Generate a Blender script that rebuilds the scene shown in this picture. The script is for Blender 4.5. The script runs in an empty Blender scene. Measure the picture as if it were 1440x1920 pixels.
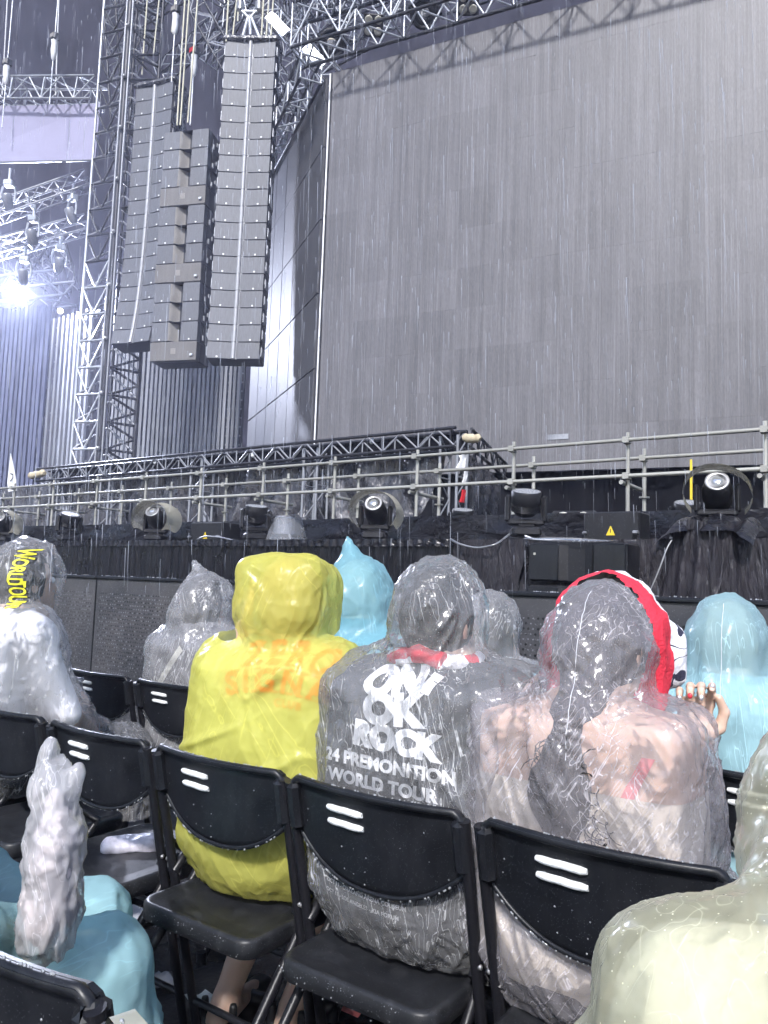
import bpy, math, random
import numpy as np
from mathutils import Vector, Matrix
from mathutils.bvhtree import BVHTree

random.seed(7)
rng = np.random.default_rng(7)
sc = bpy.context.scene
COL = sc.collection
PI = math.pi
R = math.radians

# ------------------------------------------------------------------ camera
F, YAW, PITCH, ROLL, CAM_H = 1450.0, R(35), R(5.3), R(2.0), 1.25
cam = bpy.data.cameras.new('camera')
cam.sensor_fit = 'HORIZONTAL'; cam.sensor_width = 36.0
cam.lens = 36.0 * F / 1440.0
cam.clip_start = 0.05; cam.clip_end = 400
camo = bpy.data.objects.new('camera', cam); COL.objects.link(camo)
CR = Matrix.Rotation(YAW, 3, 'Z') @ Matrix.Rotation(PI / 2 + PITCH, 3, 'X') @ Matrix.Rotation(ROLL, 3, 'Z')
camo.matrix_world = Matrix.Translation((0, 0, CAM_H)) @ CR.to_4x4()
sc.camera = camo
CAM = Vector((0, 0, CAM_H))

# ------------------------------------------------------------------ world, light, exposure
SUN_EL, SUN_AZ = R(42), R(22)          # floodlights behind the audience: azimuth measured from -Y toward +X
sun_from = Vector((math.sin(SUN_AZ) * math.cos(SUN_EL), -math.cos(SUN_AZ) * math.cos(SUN_EL), math.sin(SUN_EL)))
world = bpy.data.worlds.new('World'); sc.world = world; world.use_nodes = True
wn = world.node_tree.nodes; wl = world.node_tree.links
sky = wn.new('ShaderNodeTexSky'); sky.sky_type = 'NISHITA'; sky.sun_disc = False
sky.sun_elevation = SUN_EL; sky.sun_rotation = math.atan2(sun_from.x, sun_from.y)
bg = wn['Background']; bg.inputs['Strength'].default_value = 0.13
wl.new(sky.outputs[0], bg.inputs[0])
sl = bpy.data.lights.new('sun', 'SUN'); sl.energy = 4.0; sl.angle = R(5); sl.color = (1.0, 0.98, 0.97)
so = bpy.data.objects.new('sun', sl); COL.objects.link(so)
so.rotation_euler = (-sun_from).to_track_quat('-Z', 'Y').to_euler()
so.location = (0, 0, 30)
vs = sc.view_settings
vs.view_transform = 'Standard'; vs.look = 'None'; vs.exposure = 0.8; vs.gamma = 1.0; vs.use_curve_mapping = False
sc.render.engine = 'CYCLES'
cy = sc.cycles
cy.use_denoising = True
cy.max_bounces = 5; cy.diffuse_bounces = 1; cy.glossy_bounces = 2; cy.transmission_bounces = 3
cy.use_adaptive_sampling = True; cy.adaptive_threshold = 0.06; cy.adaptive_min_samples = 12; cy.use_light_tree = False
cy.transparent_max_bounces = 10; cy.volume_bounces = 0
cy.caustics_reflective = False; cy.caustics_refractive = False
cy.sample_clamp_indirect = 4.0

# ------------------------------------------------------------------ picture -> place helpers (used for survey of the place only)
def ray(px, py):
    return CR @ Vector(((px - 720) / F, (960 - py) / F, -1.0))
def P(px, py, t):
    return CAM + ray(px, py) * t
def atY(px, py, Y):
    d = ray(px, py); return CAM + d * (Y / d.y)
def atZ(px, py, z):
    d = ray(px, py); return CAM + d * ((z - CAM_H) / d.z)
def atPl(px, py, p0, n):
    d = ray(px, py); return CAM + d * ((p0 - CAM).dot(n) / d.dot(n))

# ------------------------------------------------------------------ materials
MATS = {}
class NT:
    def __init__(s, name):
        s.m = bpy.data.materials.new(name); s.m.use_nodes = True
        s.t = s.m.node_tree; s.n = s.t.nodes; s.l = s.t.links
        s.b = s.n['Principled BSDF']; s.out = s.n['Material Output']
        MATS[name] = s.m
    def add(s, typ, **kw):
        nd = s.n.new(typ)
        for k, v in kw.items(): setattr(nd, k, v)
        return nd
    def link(s, a, b): s.l.new(a, b)
    def val(s, sock, v):
        if isinstance(v, bpy.types.NodeSocket): s.l.new(v, sock)
        else: sock.default_value = v
    def math(s, op, a, b=0.0, c=0.0):
        nd = s.add('ShaderNodeMath', operation=op)
        s.val(nd.inputs[0], a); s.val(nd.inputs[1], b); s.val(nd.inputs[2], c)
        return nd.outputs[0]
    def coords(s, kind='Object', scale=(1, 1, 1), rot=(0, 0, 0), vec=None):
        if vec is None:
            vec = s.add('ShaderNodeTexCoord').outputs[kind]
        mp = s.add('ShaderNodeMapping')
        mp.inputs['Scale'].default_value = scale; mp.inputs['Rotation'].default_value = rot
        s.link(vec, mp.inputs['Vector']); return mp.outputs[0]
    def noise(s, vec, scale, detail=3, rough=0.5, dist=0.0):
        nd = s.add('ShaderNodeTexNoise'); s.link(vec, nd.inputs['Vector'])
        nd.inputs['Scale'].default_value = scale; nd.inputs['Detail'].default_value = detail
        nd.inputs['Roughness'].default_value = rough; nd.inputs['Distortion'].default_value = dist
        return nd.outputs['Fac']
    def voro(s, vec, scale, feature='F1', rnd=1.0):
        nd = s.add('ShaderNodeTexVoronoi', feature=feature); s.link(vec, nd.inputs['Vector'])
        nd.inputs['Scale'].default_value = scale; nd.inputs['Randomness'].default_value = rnd
        return nd
    def ramp(s, fac, stops, interp='LINEAR'):
        nd = s.add('ShaderNodeValToRGB'); s.link(fac, nd.inputs[0])
        cr = nd.color_ramp; cr.interpolation = interp
        while len(cr.elements) < len(stops): cr.elements.new(0.5)
        for e, (p, c) in zip(cr.elements, stops):
            e.position = p; e.color = c if len(c) == 4 else (*c, 1)
        return nd.outputs[0]
    def range(s, v, a, b, c=0.0, d=1.0):
        nd = s.add('ShaderNodeMapRange'); s.val(nd.inputs[0], v)
        for i, x in enumerate((a, b, c, d)): nd.inputs[i + 1].default_value = x
        return nd.outputs[0]
    def mixc(s, f, a, b, mode='MIX'):
        nd = s.add('ShaderNodeMix', data_type='RGBA', blend_type=mode)
        s.val(nd.inputs[0], f)
        for sock, v in ((nd.inputs[6], a), (nd.inputs[7], b)):
            if isinstance(v, (tuple, list)): sock.default_value = (*v[:3], 1)
            else: s.link(v, sock)
        return nd.outputs[2]
    def bump(s, h, strength=0.3, dist=0.01, normal=None):
        nd = s.add('ShaderNodeBump'); s.link(h, nd.inputs['Height'])
        nd.inputs['Strength'].default_value = strength; nd.inputs['Distance'].default_value = dist
        if normal is not None: s.link(normal, nd.inputs['Normal'])
        return nd.outputs[0]
    def ridge(s, n, p):
        a = s.math('SUBTRACT', n, 0.5); a = s.math('ABSOLUTE', a); a = s.math('MULTIPLY', a, 2.0)
        a = s.math('SUBTRACT', 1.0, a); return s.math('POWER', a, p)

def simple(name, col, rough=0.5, metal=0.0, var=0.25, vscale=6.0, bump=0.0, bscale=60.0, spec=0.5, randval=0.0, stretch=(1, 1, 1)):
    t = NT(name)
    v = t.coords('Object', stretch)
    n = t.noise(v, vscale, 4, 0.6)
    f = t.range(n, 0.25, 0.75, 1 - var, 1 + var)
    c = t.mixc(1.0, (*col,), (1, 1, 1), 'MULTIPLY')
    mul = t.add('ShaderNodeVectorMath', operation='SCALE')
    mul.inputs[0].default_value = col
    if randval:
        oi = t.add('ShaderNodeObjectInfo')
        f = t.math('MULTIPLY', f, t.range(oi.outputs['Random'], 0, 1, 1 - randval, 1 + randval))
    t.link(f, mul.inputs['Scale'])
    t.link(mul.outputs[0], t.b.inputs['Base Color'])
    t.link(t.range(n, 0.2, 0.8, max(0.02, rough - 0.1), min(1, rough + 0.1)), t.b.inputs['Roughness'])
    t.b.inputs['Metallic'].default_value = metal
    t.b.inputs['Specular IOR Level'].default_value = spec
    if bump:
        t.link(t.bump(t.noise(v, bscale, 4, 0.6), bump, 0.01), t.b.inputs['Normal'])
    return t.m

def wet_black(name, col, rough, drops=1.0, dscale=140.0, stretch=(1, 1, 1), folds=None, grime=0.0, spec=0.35):
    """dark surface covered in rain: scattered beads of water and darker and paler film"""
    t = NT(name)
    v = t.coords('Object')
    n = t.noise(v, 5.0, 3, 0.65)
    base = t.mixc(t.range(n, 0.35, 0.7), tuple(c * 0.75 for c in col), tuple(c * 1.35 for c in col))
    vo = t.voro(v, dscale)
    bead = t.range(vo.outputs['Distance'], 0.10, 0.26, 1.0, 0.0)
    sp = t.add('ShaderNodeSeparateColor'); t.link(vo.outputs['Color'], sp.inputs[0])
    dens = t.range(t.noise(v, 9.0, 3), 0.3, 0.7, 0.95, 0.45)
    sel = t.math('GREATER_THAN', sp.outputs[0], dens)
    bead = t.math('MULTIPLY', bead, sel)
    col2 = t.mixc(t.math('MULTIPLY', bead, 0.35 * drops), base, (0.55, 0.58, 0.64))
    if grime:
        g = t.range(t.noise(t.coords('Object', (3, 3, 0.6)), 6.0, 5, 0.7), 0.5, 0.75)
        col2 = t.mixc(t.math('MULTIPLY', g, grime), col2, (0.22, 0.22, 0.24))
    t.link(col2, t.b.inputs['Base Color'])
    t.link(t.range(n, 0.3, 0.7, rough, rough + 0.18), t.b.inputs['Roughness'])
    t.b.inputs['Specular IOR Level'].default_value = spec
    h = t.math('MULTIPLY', bead, drops)
    nrm = t.bump(h, 0.8, 0.004)
    if folds:
        f = t.noise(t.coords('Object', folds), 4.0, 4, 0.6, 0.6)
        nrm = t.bump(f, 0.9, 0.05, nrm)
    t.link(nrm, t.b.inputs['Normal'])
    return t.m

def plastic(name, tint, body, haze, crease=0.5, stretch=(60, 60, 9), rot=(0, 0, 0), drop=0.5, rough=0.1, gloss=0.5, trans=0.4, bstr=0.5, warp=0.0022, facet=0.45):
    """thin polythene: tinted see-through film with milky scatter, whiter creases, gloss and rain beads"""
    t = NT(name)
    oc = t.add('ShaderNodeTexCoord').outputs['Object']
    lowf = t.add('ShaderNodeTexNoise'); t.link(oc, lowf.inputs['Vector']); lowf.inputs['Scale'].default_value = 9.0; lowf.inputs['Detail'].default_value = 1.0
    ms = t.add('ShaderNodeSeparateColor'); t.link(lowf.outputs['Color'], ms.inputs[0])
    wv = t.add('ShaderNodeVectorMath', operation='MULTIPLY_ADD'); t.link(lowf.outputs['Color'], wv.inputs[0]); wv.inputs[1].default_value = (warp, warp, warp); t.link(oc, wv.inputs[2])
    r2 = rot[1]
    va = t.coords(scale=stretch, vec=t.coords(rot=rot, vec=wv.outputs[0]))
    vc = t.coords(scale=(stretch[0] * 1.5, stretch[1] * 1.5, stretch[2]), vec=t.coords(rot=(rot[0] + .15, .25 - r2 * .8, rot[2]), vec=wv.outputs[0]))
    vb = t.coords(scale=(stretch[0] * .5, stretch[1] * .5, max(stretch[2] * 3.5, 6.0)), vec=t.coords(rot=(rot[0] + .2, .12 - r2 * .6, rot[2]), vec=wv.outputs[0]))
    na = t.noise(va, 1.0, 1, 0.5); nc = t.noise(vc, 1.0, 0, 0.5)
    area = t.range(ms.outputs[1], 0.44, 0.60); area2 = t.range(ms.outputs[0], 0.46, 0.62)
    n1 = na; n2 = ms.outputs[2]
    fac = t.voro(vb, 1.0).outputs['Distance']
    cre = t.math('ADD', t.math('MULTIPLY', t.ridge(na, 64.0), area), t.math('MULTIPLY', t.ridge(nc, 60.0), area2))
    vo = t.voro(oc, 210.0)
    sp = t.add('ShaderNodeSeparateColor'); t.link(vo.outputs['Color'], sp.inputs[0])
    bead = t.math('MULTIPLY', t.range(vo.outputs['Distance'], 0.08, 0.22, 1.0, 0.0), t.math('GREATER_THAN', sp.outputs[0], t.range(n2, 0.35, 0.65, 0.95, 0.62)))
    hgt = t.math('ADD', t.math('MULTIPLY', n1, 0.45), t.math('ADD', t.math('MULTIPLY', fac, facet), t.math('MULTIPLY', cre, 0.3)))
    if drop: hgt = t.math('ADD', hgt, t.math('MULTIPLY', bead, 0.35 * drop))
    nrm = t.bump(hgt, bstr, 0.012)
    op = t.math('ADD', haze, t.math('MULTIPLY', cre, crease))
    if drop: op = t.math('ADD', op, t.math('MULTIPLY', bead, 0.5 * drop))
    lw = t.add('ShaderNodeLayerWeight'); lw.inputs['Blend'].default_value = 0.35
    op = t.math('ADD', op, t.math('MULTIPLY', t.math('POWER', lw.outputs['Facing'], 3.0), 0.35))
    op = t.math('MINIMUM', op, 0.97)
    tr = t.add('ShaderNodeBsdfTransparent'); tr.inputs[0].default_value = (*tint, 1)
    df = t.add('ShaderNodeBsdfDiffuse'); tl = t.add('ShaderNodeBsdfTranslucent')
    df.inputs[0].default_value = (*body, 1); tl.inputs[0].default_value = (*body, 1)
    m1 = t.add('ShaderNodeMixShader'); m1.inputs[0].default_value = trans
    t.link(df.outputs[0], m1.inputs[1]); t.link(tl.outputs[0], m1.inputs[2])
    m2 = t.add('ShaderNodeMixShader'); t.link(op, m2.inputs[0])
    t.link(tr.outputs[0], m2.inputs[1]); t.link(m1.outputs[0], m2.inputs[2])
    gl = t.add('ShaderNodeBsdfGlossy'); gl.inputs['Roughness'].default_value = rough
    t.link(nrm, gl.inputs['Normal'])
    fr = t.add('ShaderNodeFresnel'); fr.inputs['IOR'].default_value = 1.5; t.link(nrm, fr.inputs['Normal'])
    gf = t.math('MINIMUM', t.math('MULTIPLY', fr.outputs[0], gloss * 2.0), 0.8)
    m3 = t.add('ShaderNodeMixShader'); t.link(gf, m3.inputs[0])
    t.link(m2.outputs[0], m3.inputs[1]); t.link(gl.outputs[0], m3.inputs[2])
    t.link(m3.outputs[0], t.out.inputs['Surface'])
    t.n.remove(t.b)
    return t.m

def emit(name, col, strength):
    t = NT(name); e = t.add('ShaderNodeEmission'); e.inputs[0].default_value = (*col, 1); e.inputs[1].default_value = strength
    t.link(e.outputs[0], t.out.inputs['Surface']); t.n.remove(t.b); return t.m

# ------------------------------------------------------------------ objects and meshes
def tag(o, label=None, cat=None, group=None, kind=None):
    if label: o['label'] = label
    if cat: o['category'] = cat
    if group: o['group'] = group
    if kind: o['kind'] = kind
    return o
def empty(name, loc=(0, 0, 0), rz=0.0, label=None, cat=None, group=None):
    o = bpy.data.objects.new(name, None); COL.objects.link(o)
    o.location = loc; o.rotation_euler = (0, 0, rz); o.empty_display_size = 0.2
    return tag(o, label, cat, group)
def link(name, me, parent=None, M=None, world=False):
    o = bpy.data.objects.new(name, me); COL.objects.link(o)
    if M is not None: o.matrix_basis = M
    if parent is not None:
        o.parent = parent
        if world:                      # geometry was given in place coordinates
            o.matrix_parent_inverse = inv_of(parent)
    return o
def inv_of(p):
    M = Matrix.LocRotScale(p.location, p.rotation_euler, p.scale)
    if p.parent is not None: M = inv_of(p.parent).inverted() @ p.matrix_parent_inverse @ M
    return M.inverted()
def copy_tree(o, parent=None):
    c = o.copy(); COL.objects.link(c)
    if parent is not None: c.parent = parent
    for ch in list(o.children): copy_tree(ch, c)
    return c

class MB:
    def __init__(s): s.v = []; s.f = []; s.sm = []
    def add(s, vs, fs, smooth=False):
        o = len(s.v); s.v += [tuple(v) for v in vs]
        for f in fs: s.f.append(tuple(i + o for i in f)); s.sm.append(smooth)
        return s
    def box(s, c, d, M=None):
        x, y, z = (k / 2 for k in d); c = Vector(c)
        vs = [Vector((sx * x, sy * y, sz * z)) for sz in (-1, 1) for sy in (-1, 1) for sx in (-1, 1)]
        vs = [(M @ v if M else v) + c for v in vs]
        return s.add(vs, [(0, 2, 3, 1), (4, 5, 7, 6), (0, 1, 5, 4), (2, 6, 7, 3), (0, 4, 6, 2), (1, 3, 7, 5)])
    def bbox(s, c, d, b=0.01, M=None):
        """box with chamfered edges"""
        c = Vector(c); x, y, z = (k / 2 for k in d); b = min(b, x * .9, y * .9, z * .9)
        def ring(ix, iy, zz, k):
            return [Vector((ax * (ix) , ay * (iy), zz)) for ax, ay in k]
        rings = []
        def oct_(ix, iy, ch, zz):
            pts = [(ix - ch, -iy), (ix, -iy + ch), (ix, iy - ch), (ix - ch, iy), (-ix + ch, iy), (-ix, iy - ch), (-ix, -iy + ch), (-ix + ch, -iy)]
            return [Vector((p[0], p[1], zz)) for p in pts]
        for zz, i in ((-z, b), (-z + b, 0), (z - b, 0), (z, b)):
            rings.append(oct_(x - i, y - i, b, zz))
        vs = [(M @ v if M else v) + c for r in rings for v in r]; fs = []
        for k in range(3):
            for j in range(8):
                a = k * 8 + j; b2 = k * 8 + (j + 1) % 8
                fs.append((a, b2, b2 + 8, a + 8))
        fs.append(tuple(range(7, -1, -1))); fs.append(tuple(range(24, 32)))
        return s.add(vs, fs)
    def cyl(s, a, b, r1, r2=None, n=10, caps=True, smooth=True):
        a = Vector(a); b = Vector(b); r2 = r1 if r2 is None else r2
        q = (b - a).normalized().to_track_quat('Z', 'Y')
        ring = [Vector((math.cos(2 * PI * k / n), math.sin(2 * PI * k / n), 0)) for k in range(n)]
        vs = [q @ (v * r1) + a for v in ring] + [q @ (v * r2) + b for v in ring]
        s.add(vs, [(k, (k + 1) % n, n + (k + 1) % n, n + k) for k in range(n)], smooth)
        if caps: s.add(vs, [tuple(range(n - 1, -1, -1)), tuple(range(n, 2 * n))])
        return s
    def path(s, pts, r, n=6):
        pts = [Vector(p) for p in pts]; vs = []; m = len(pts)
        for i, p in enumerate(pts):
            d = (pts[min(i + 1, m - 1)] - pts[max(i - 1, 0)]).normalized()
            q = d.to_track_quat('Z', 'Y'); rr = r[i] if isinstance(r, (list, tuple)) else r
            vs += [q @ Vector((math.cos(2 * PI * k / n) * rr, math.sin(2 * PI * k / n) * rr, 0)) + p for k in range(n)]
        fs = [(i * n + k, i * n + (k + 1) % n, (i + 1) * n + (k + 1) % n, (i + 1) * n + k) for i in range(m - 1) for k in range(n)]
        s.add(vs, fs, True)
        return s.add([vs[k] for k in range(n)] + [vs[(m - 1) * n + k] for k in range(n)], [tuple(range(n - 1, -1, -1)), tuple(range(n, 2 * n))])
    def lathe(s, prof, n=20, M=None, smooth=True):
        vs = [Vector((r * math.cos(2 * PI * k / n), r * math.sin(2 * PI * k / n), z)) for r, z in prof for k in range(n)]
        if M: vs = [M @ v for v in vs]
        fs = [(i * n + k, i * n + (k + 1) % n, (i + 1) * n + (k + 1) % n, (i + 1) * n + k) for i in range(len(prof) - 1) for k in range(n)]
        s.add(vs, fs, smooth)
        if prof[0][0] > 1e-4: s.add(vs[:n], [tuple(range(n - 1, -1, -1))])
        if prof[-1][0] > 1e-4: s.add(vs[-n:], [tuple(range(n))])
        return s
    def grid(s, fn, nu, nv, smooth=True, thick=0.0):
        vs = [Vector(fn(i / (nu - 1), j / (nv - 1))) for j in range(nv) for i in range(nu)]
        fs = [(j * nu + i, j * nu + i + 1, (j + 1) * nu + i + 1, (j + 1) * nu + i) for j in range(nv - 1) for i in range(nu - 1)]
        return s.add(vs, fs, smooth)
    def sphere(s, c, r, n=8, m=6, sc3=(1, 1, 1)):
        c = Vector(c); vs = [c + Vector((0, 0, -r * sc3[2]))]
        for j in range(1, m):
            a = -PI / 2 + PI * j / m
            vs += [c + Vector((r * sc3[0] * math.cos(a) * math.cos(2 * PI * k / n), r * sc3[1] * math.cos(a) * math.sin(2 * PI * k / n), r * sc3[2] * math.sin(a))) for k in range(n)]
        vs.append(c + Vector((0, 0, r * sc3[2]))); fs = []
        for k in range(n):
            fs.append((0, 1 + (k + 1) % n, 1 + k)); fs.append((len(vs) - 1, 1 + (m - 2) * n + k, 1 + (m - 2) * n + (k + 1) % n))
            for j in range(m - 2): fs.append((1 + j * n + k, 1 + j * n + (k + 1) % n, 1 + (j + 1) * n + (k + 1) % n, 1 + (j + 1) * n + k))
        return s.add(vs, fs, True)
    def mesh(s, name, m=None):
        me = bpy.data.meshes.new(name); me.from_pydata(s.v, [], s.f); me.update()
        me.polygons.foreach_set('use_smooth', s.sm)
        if m: me.materials.append(MATS[m])
        return me
    def build(s, name, m, parent=None, M=None, world=False):
        return link(name, s.mesh(name, m), parent, M, world)

_UC = {}
def unit_cyl(m, n=8):
    if (m, n) not in _UC:
        b = MB(); b.cyl((0, 0, 0), (0, 0, 1), 1, 1, n); _UC[(m, n)] = b.mesh('tube_' + m, m)
    return _UC[(m, n)]
def tube(name, a, b, r, m, parent=None, n=8, world=True):
    a = Vector(a); b = Vector(b); d = b - a
    M = Matrix.LocRotScale(a, d.to_track_quat('Z', 'Y'), Vector((r, r, d.length)))
    return link(name, unit_cyl(m, n), parent, M, world)
_UB = {}
def unit_box(m):
    if m not in _UB: b = MB(); b.bbox((0, 0, 0), (1, 1, 1), 0.04); _UB[m] = b.mesh('block_' + m, m)
    return _UB[m]
def block(name, c, d, m, parent=None, rot=None, world=True):
    M = Matrix.LocRotScale(Vector(c), rot, Vector(d))
    return link(name, unit_box(m), parent, M, world)

# ------------------------------------------------------------------ rounded bodies from distance fields
def _hash(i):
    i = i.astype(np.int64)
    h = (i[..., 0] * 374761393 + i[..., 1] * 668265263 + i[..., 2] * 2147483647 + 12345) & 0xffffffff
    h = ((h ^ (h >> 13)) * 1274126177) & 0xffffffff
    return ((h ^ (h >> 16)) & 0xffff) / 65535.0
def vnoise(p):
    p = np.asarray(p, float); i = np.floor(p); f = p - i; f = f * f * (3 - 2 * f); r = 0
    for dx in (0, 1):
        for dy in (0, 1):
            for dz in (0, 1):
                w = (f[:, 0] if dx else 1 - f[:, 0]) * (f[:, 1] if dy else 1 - f[:, 1]) * (f[:, 2] if dz else 1 - f[:, 2])
                r = r + w * _hash(i + np.array((dx, dy, dz)))
    return r
def fbm(p, o=3):
    r = 0; a = 0.5
    for k in range(o): r = r + a * vnoise(np.asarray(p) * (2 ** k) + 17.3 * k); a *= 0.5
    return r / (1 - 0.5 ** o)

def worley(p):
    """distance to the nearest jittered point: facets with sharp creases between them"""
    p = np.asarray(p, float); i = np.floor(p); best = np.full(len(p), 9.0)
    for dx in (-1, 0, 1):
        for dy in (-1, 0, 1):
            for dz in (-1, 0, 1):
                c = i + np.array((dx, dy, dz))
                k = c.astype(np.int64); h = (k[:, 0] * 374761393 + k[:, 1] * 668265263 + k[:, 2] * 1440662683 + 777) & 0xffffffff
                h = ((h ^ (h >> 13)) * 1274126177) & 0xffffffff; h ^= h >> 15
                qx = c[:, 0] + (h & 1023) / 1023.0 - p[:, 0]; qy = c[:, 1] + ((h >> 10) & 1023) / 1023.0 - p[:, 1]; qz = c[:, 2] + ((h >> 20) & 1023) / 1023.0 - p[:, 2]
                best = np.minimum(best, qx * qx + qy * qy + qz * qz)
    return np.sqrt(best)

class Field:
    def __init__(s, lo, hi, h):
        s.lo = np.array(lo, float); s.h = h
        s.n = np.ceil((np.array(hi) - s.lo) / h).astype(int) + 1
        s.D = np.full(tuple(s.n), 1.0)
    def _sub(s, lo, hi, k):
        a = np.clip(np.floor((np.array(lo) - s.lo - k) / s.h).astype(int), 0, s.n)
        b = np.clip(np.ceil((np.array(hi) - s.lo + k) / s.h).astype(int) + 1, 0, s.n)
        sl = tuple(slice(x, y) for x, y in zip(a, b))
        ax = [s.lo[i] + np.arange(a[i], b[i]) * s.h for i in range(3)]
        return sl, np.meshgrid(*ax, indexing='ij')
    def _put(s, sl, d, k):
        o = s.D[sl]
        hh = np.clip(0.5 + 0.5 * (o - d) / k, 0, 1)
        s.D[sl] = o * (1 - hh) + d * hh - k * hh * (1 - hh)
    def cap(s, a, b, ra, rb=None, k=0.03, flat=None):
        rb = ra if rb is None else rb
        a = np.array(a, float); b = np.array(b, float); m = max(ra, rb) * 1.6 + k * 2 + 0.03
        sl, (x, y, z) = s._sub(np.minimum(a, b) - m, np.maximum(a, b) + m, 0)
        if x.size == 0: return s
        d = b - a; L = max(d @ d, 1e-9)
        t = np.clip(((x - a[0]) * d[0] + (y - a[1]) * d[1] + (z - a[2]) * d[2]) / L, 0, 1)
        dist = np.sqrt((x - a[0] - t * d[0]) ** 2 + (y - a[1] - t * d[1]) ** 2 + (z - a[2] - t * d[2]) ** 2) - (ra + (rb - ra) * t)
        s._put(sl, dist, k); return s
    def ell(s, c, r, k=0.03, rx=0.0):
        c = np.array(c, float); r = np.array(r, float); m = r.max() + k * 2 + 0.04
        sl, (x, y, z) = s._sub(c - m, c + m, 0)
        if x.size == 0: return s
        x = x - c[0]; y = y - c[1]; z = z - c[2]
        if rx:
            y, z = y * math.cos(rx) + z * math.sin(rx), -y * math.sin(rx) + z * math.cos(rx)
        q = np.sqrt((x / r[0]) ** 2 + (y / r[1]) ** 2 + (z / r[2]) ** 2)
        s._put(sl, (q - 1) * r.min(), k); return s
    def box(s, c, hf, r=.03, k=.04, rz=0.0, rx=0.0):
        c = np.array(c, float); m = float(np.linalg.norm(hf)) + r + k * 2 + .03
        sl, (x, y, z) = s._sub(c - m, c + m, 0)
        if x.size == 0: return s
        x = x - c[0]; y = y - c[1]; z = z - c[2]
        if rz: x, y = x * math.cos(rz) + y * math.sin(rz), -x * math.sin(rz) + y * math.cos(rz)
        if rx: y, z = y * math.cos(rx) + z * math.sin(rx), -y * math.sin(rx) + z * math.cos(rx)
        qx, qy, qz = np.abs(x) - hf[0], np.abs(y) - hf[1], np.abs(z) - hf[2]
        d = np.sqrt(np.maximum(qx, 0) ** 2 + np.maximum(qy, 0) ** 2 + np.maximum(qz, 0) ** 2) + np.minimum(np.maximum(np.maximum(qx, qy), qz), 0) - r
        s._put(sl, d, k); return s
    def mesh(s, smooth=2):
        D = s.D; neg = D < 0; n = D.shape
        def sh(o): return tuple(slice(o[i], n[i] - 1 + o[i]) for i in range(3))
        cor = [(i, j, k) for i in (0, 1) for j in (0, 1) for k in (0, 1)]
        cs = np.zeros(tuple(k - 1 for k in n), np.int8)
        for a in cor: cs += neg[sh(a)]
        idx = np.argwhere((cs > 0) & (cs < 8)); N = len(idx)
        vid = np.full(cs.shape, -1, np.int64); vid[tuple(idx.T)] = np.arange(N)
        val = {a: D[idx[:, 0] + a[0], idx[:, 1] + a[1], idx[:, 2] + a[2]] for a in cor}
        acc = np.zeros((N, 3)); cnt = np.zeros(N)
        for a in cor:
            for ax in range(3):
                if a[ax]: continue
                b = list(a); b[ax] = 1; da = val[a]; db = val[tuple(b)]; cr = (da < 0) != (db < 0)
                t = np.where(cr, da / np.where(cr, da - db, 1), 0)
                for q in range(3): acc[:, q] += np.where(cr, a[q] + (t if q == ax else 0), 0)
                cnt += cr
        V = (idx + acc / cnt[:, None]) * s.h + s.lo
        Q = []
        for ax in range(3):
            u, w = (ax + 1) % 3, (ax + 2) % 3
            a = [slice(None)] * 3; b = [slice(None)] * 3
            a[ax] = slice(0, n[ax] - 1); b[ax] = slice(1, n[ax])
            A = neg[tuple(a)]; B = neg[tuple(b)]
            e = np.argwhere(A != B)
            ok = (e[:, u] > 0) & (e[:, w] > 0) & (e[:, u] < n[u] - 1) & (e[:, w] < n[w] - 1)
            e = e[ok]; fl = A[tuple(e.T)]
            def cell(du, dw):
                c = e.copy(); c[:, u] -= du; c[:, w] -= dw; return vid[tuple(c.T)]
            q = np.stack([cell(1, 1), cell(0, 1), cell(0, 0), cell(1, 0)], 1)
            q[~fl] = q[~fl][:, ::-1]; Q.append(q)
        Q = np.concatenate(Q)
        for _ in range(smooth): V = relax(V, Q, 0.5)
        return V, Q
def relax(V, Q, f):
    a = np.concatenate([Q[:, i] for i in range(4)] + [Q[:, (i + 1) % 4] for i in range(4)])
    b = np.concatenate([Q[:, (i + 1) % 4] for i in range(4)] + [Q[:, i] for i in range(4)])
    n = len(V); c = np.maximum(np.bincount(a, minlength=n), 1)
    s = np.stack([np.bincount(a, V[b, k], minlength=n) for k in range(3)], 1)
    return V * (1 - f) + f * s / c[:, None]
def subdivide(V, Q):
    """each quad into four"""
    e = np.sort(np.concatenate([Q[:, [i, (i + 1) % 4]] for i in range(4)]), 1)
    u, inv = np.unique(e[:, 0] * len(V) + e[:, 1], return_inverse=True)
    a, b = u // len(V), u % len(V)
    nV = len(V); M = (V[a] + V[b]) / 2; C = V[Q].mean(1); m = inv.reshape(4, -1) + nV; c = np.arange(len(Q)) + nV + len(M)
    q = [np.stack([Q[:, i], m[i], c, m[(i + 3) % 4]], 1) for i in range(4)]
    V2 = np.concatenate([V, M, C]); Q2 = np.concatenate(q)
    return relax(V2, Q2, .5), Q2
def normals(V, Q):
    n = np.cross(V[Q[:, 2]] - V[Q[:, 0]], V[Q[:, 3]] - V[Q[:, 1]]); N = np.zeros_like(V)
    for i in range(4):
        for k in range(3): N[:, k] += np.bincount(Q[:, i], n[:, k], minlength=len(V))
    return N / np.maximum(np.linalg.norm(N, axis=1), 1e-12)[:, None]
def keep(V, Q, mask):
    """keep quads whose centres pass"""
    Q = Q[mask(V[Q].mean(1))]
    u = np.unique(Q); r = np.full(len(V), -1); r[u] = np.arange(len(u))
    return V[u], r[Q]
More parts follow.
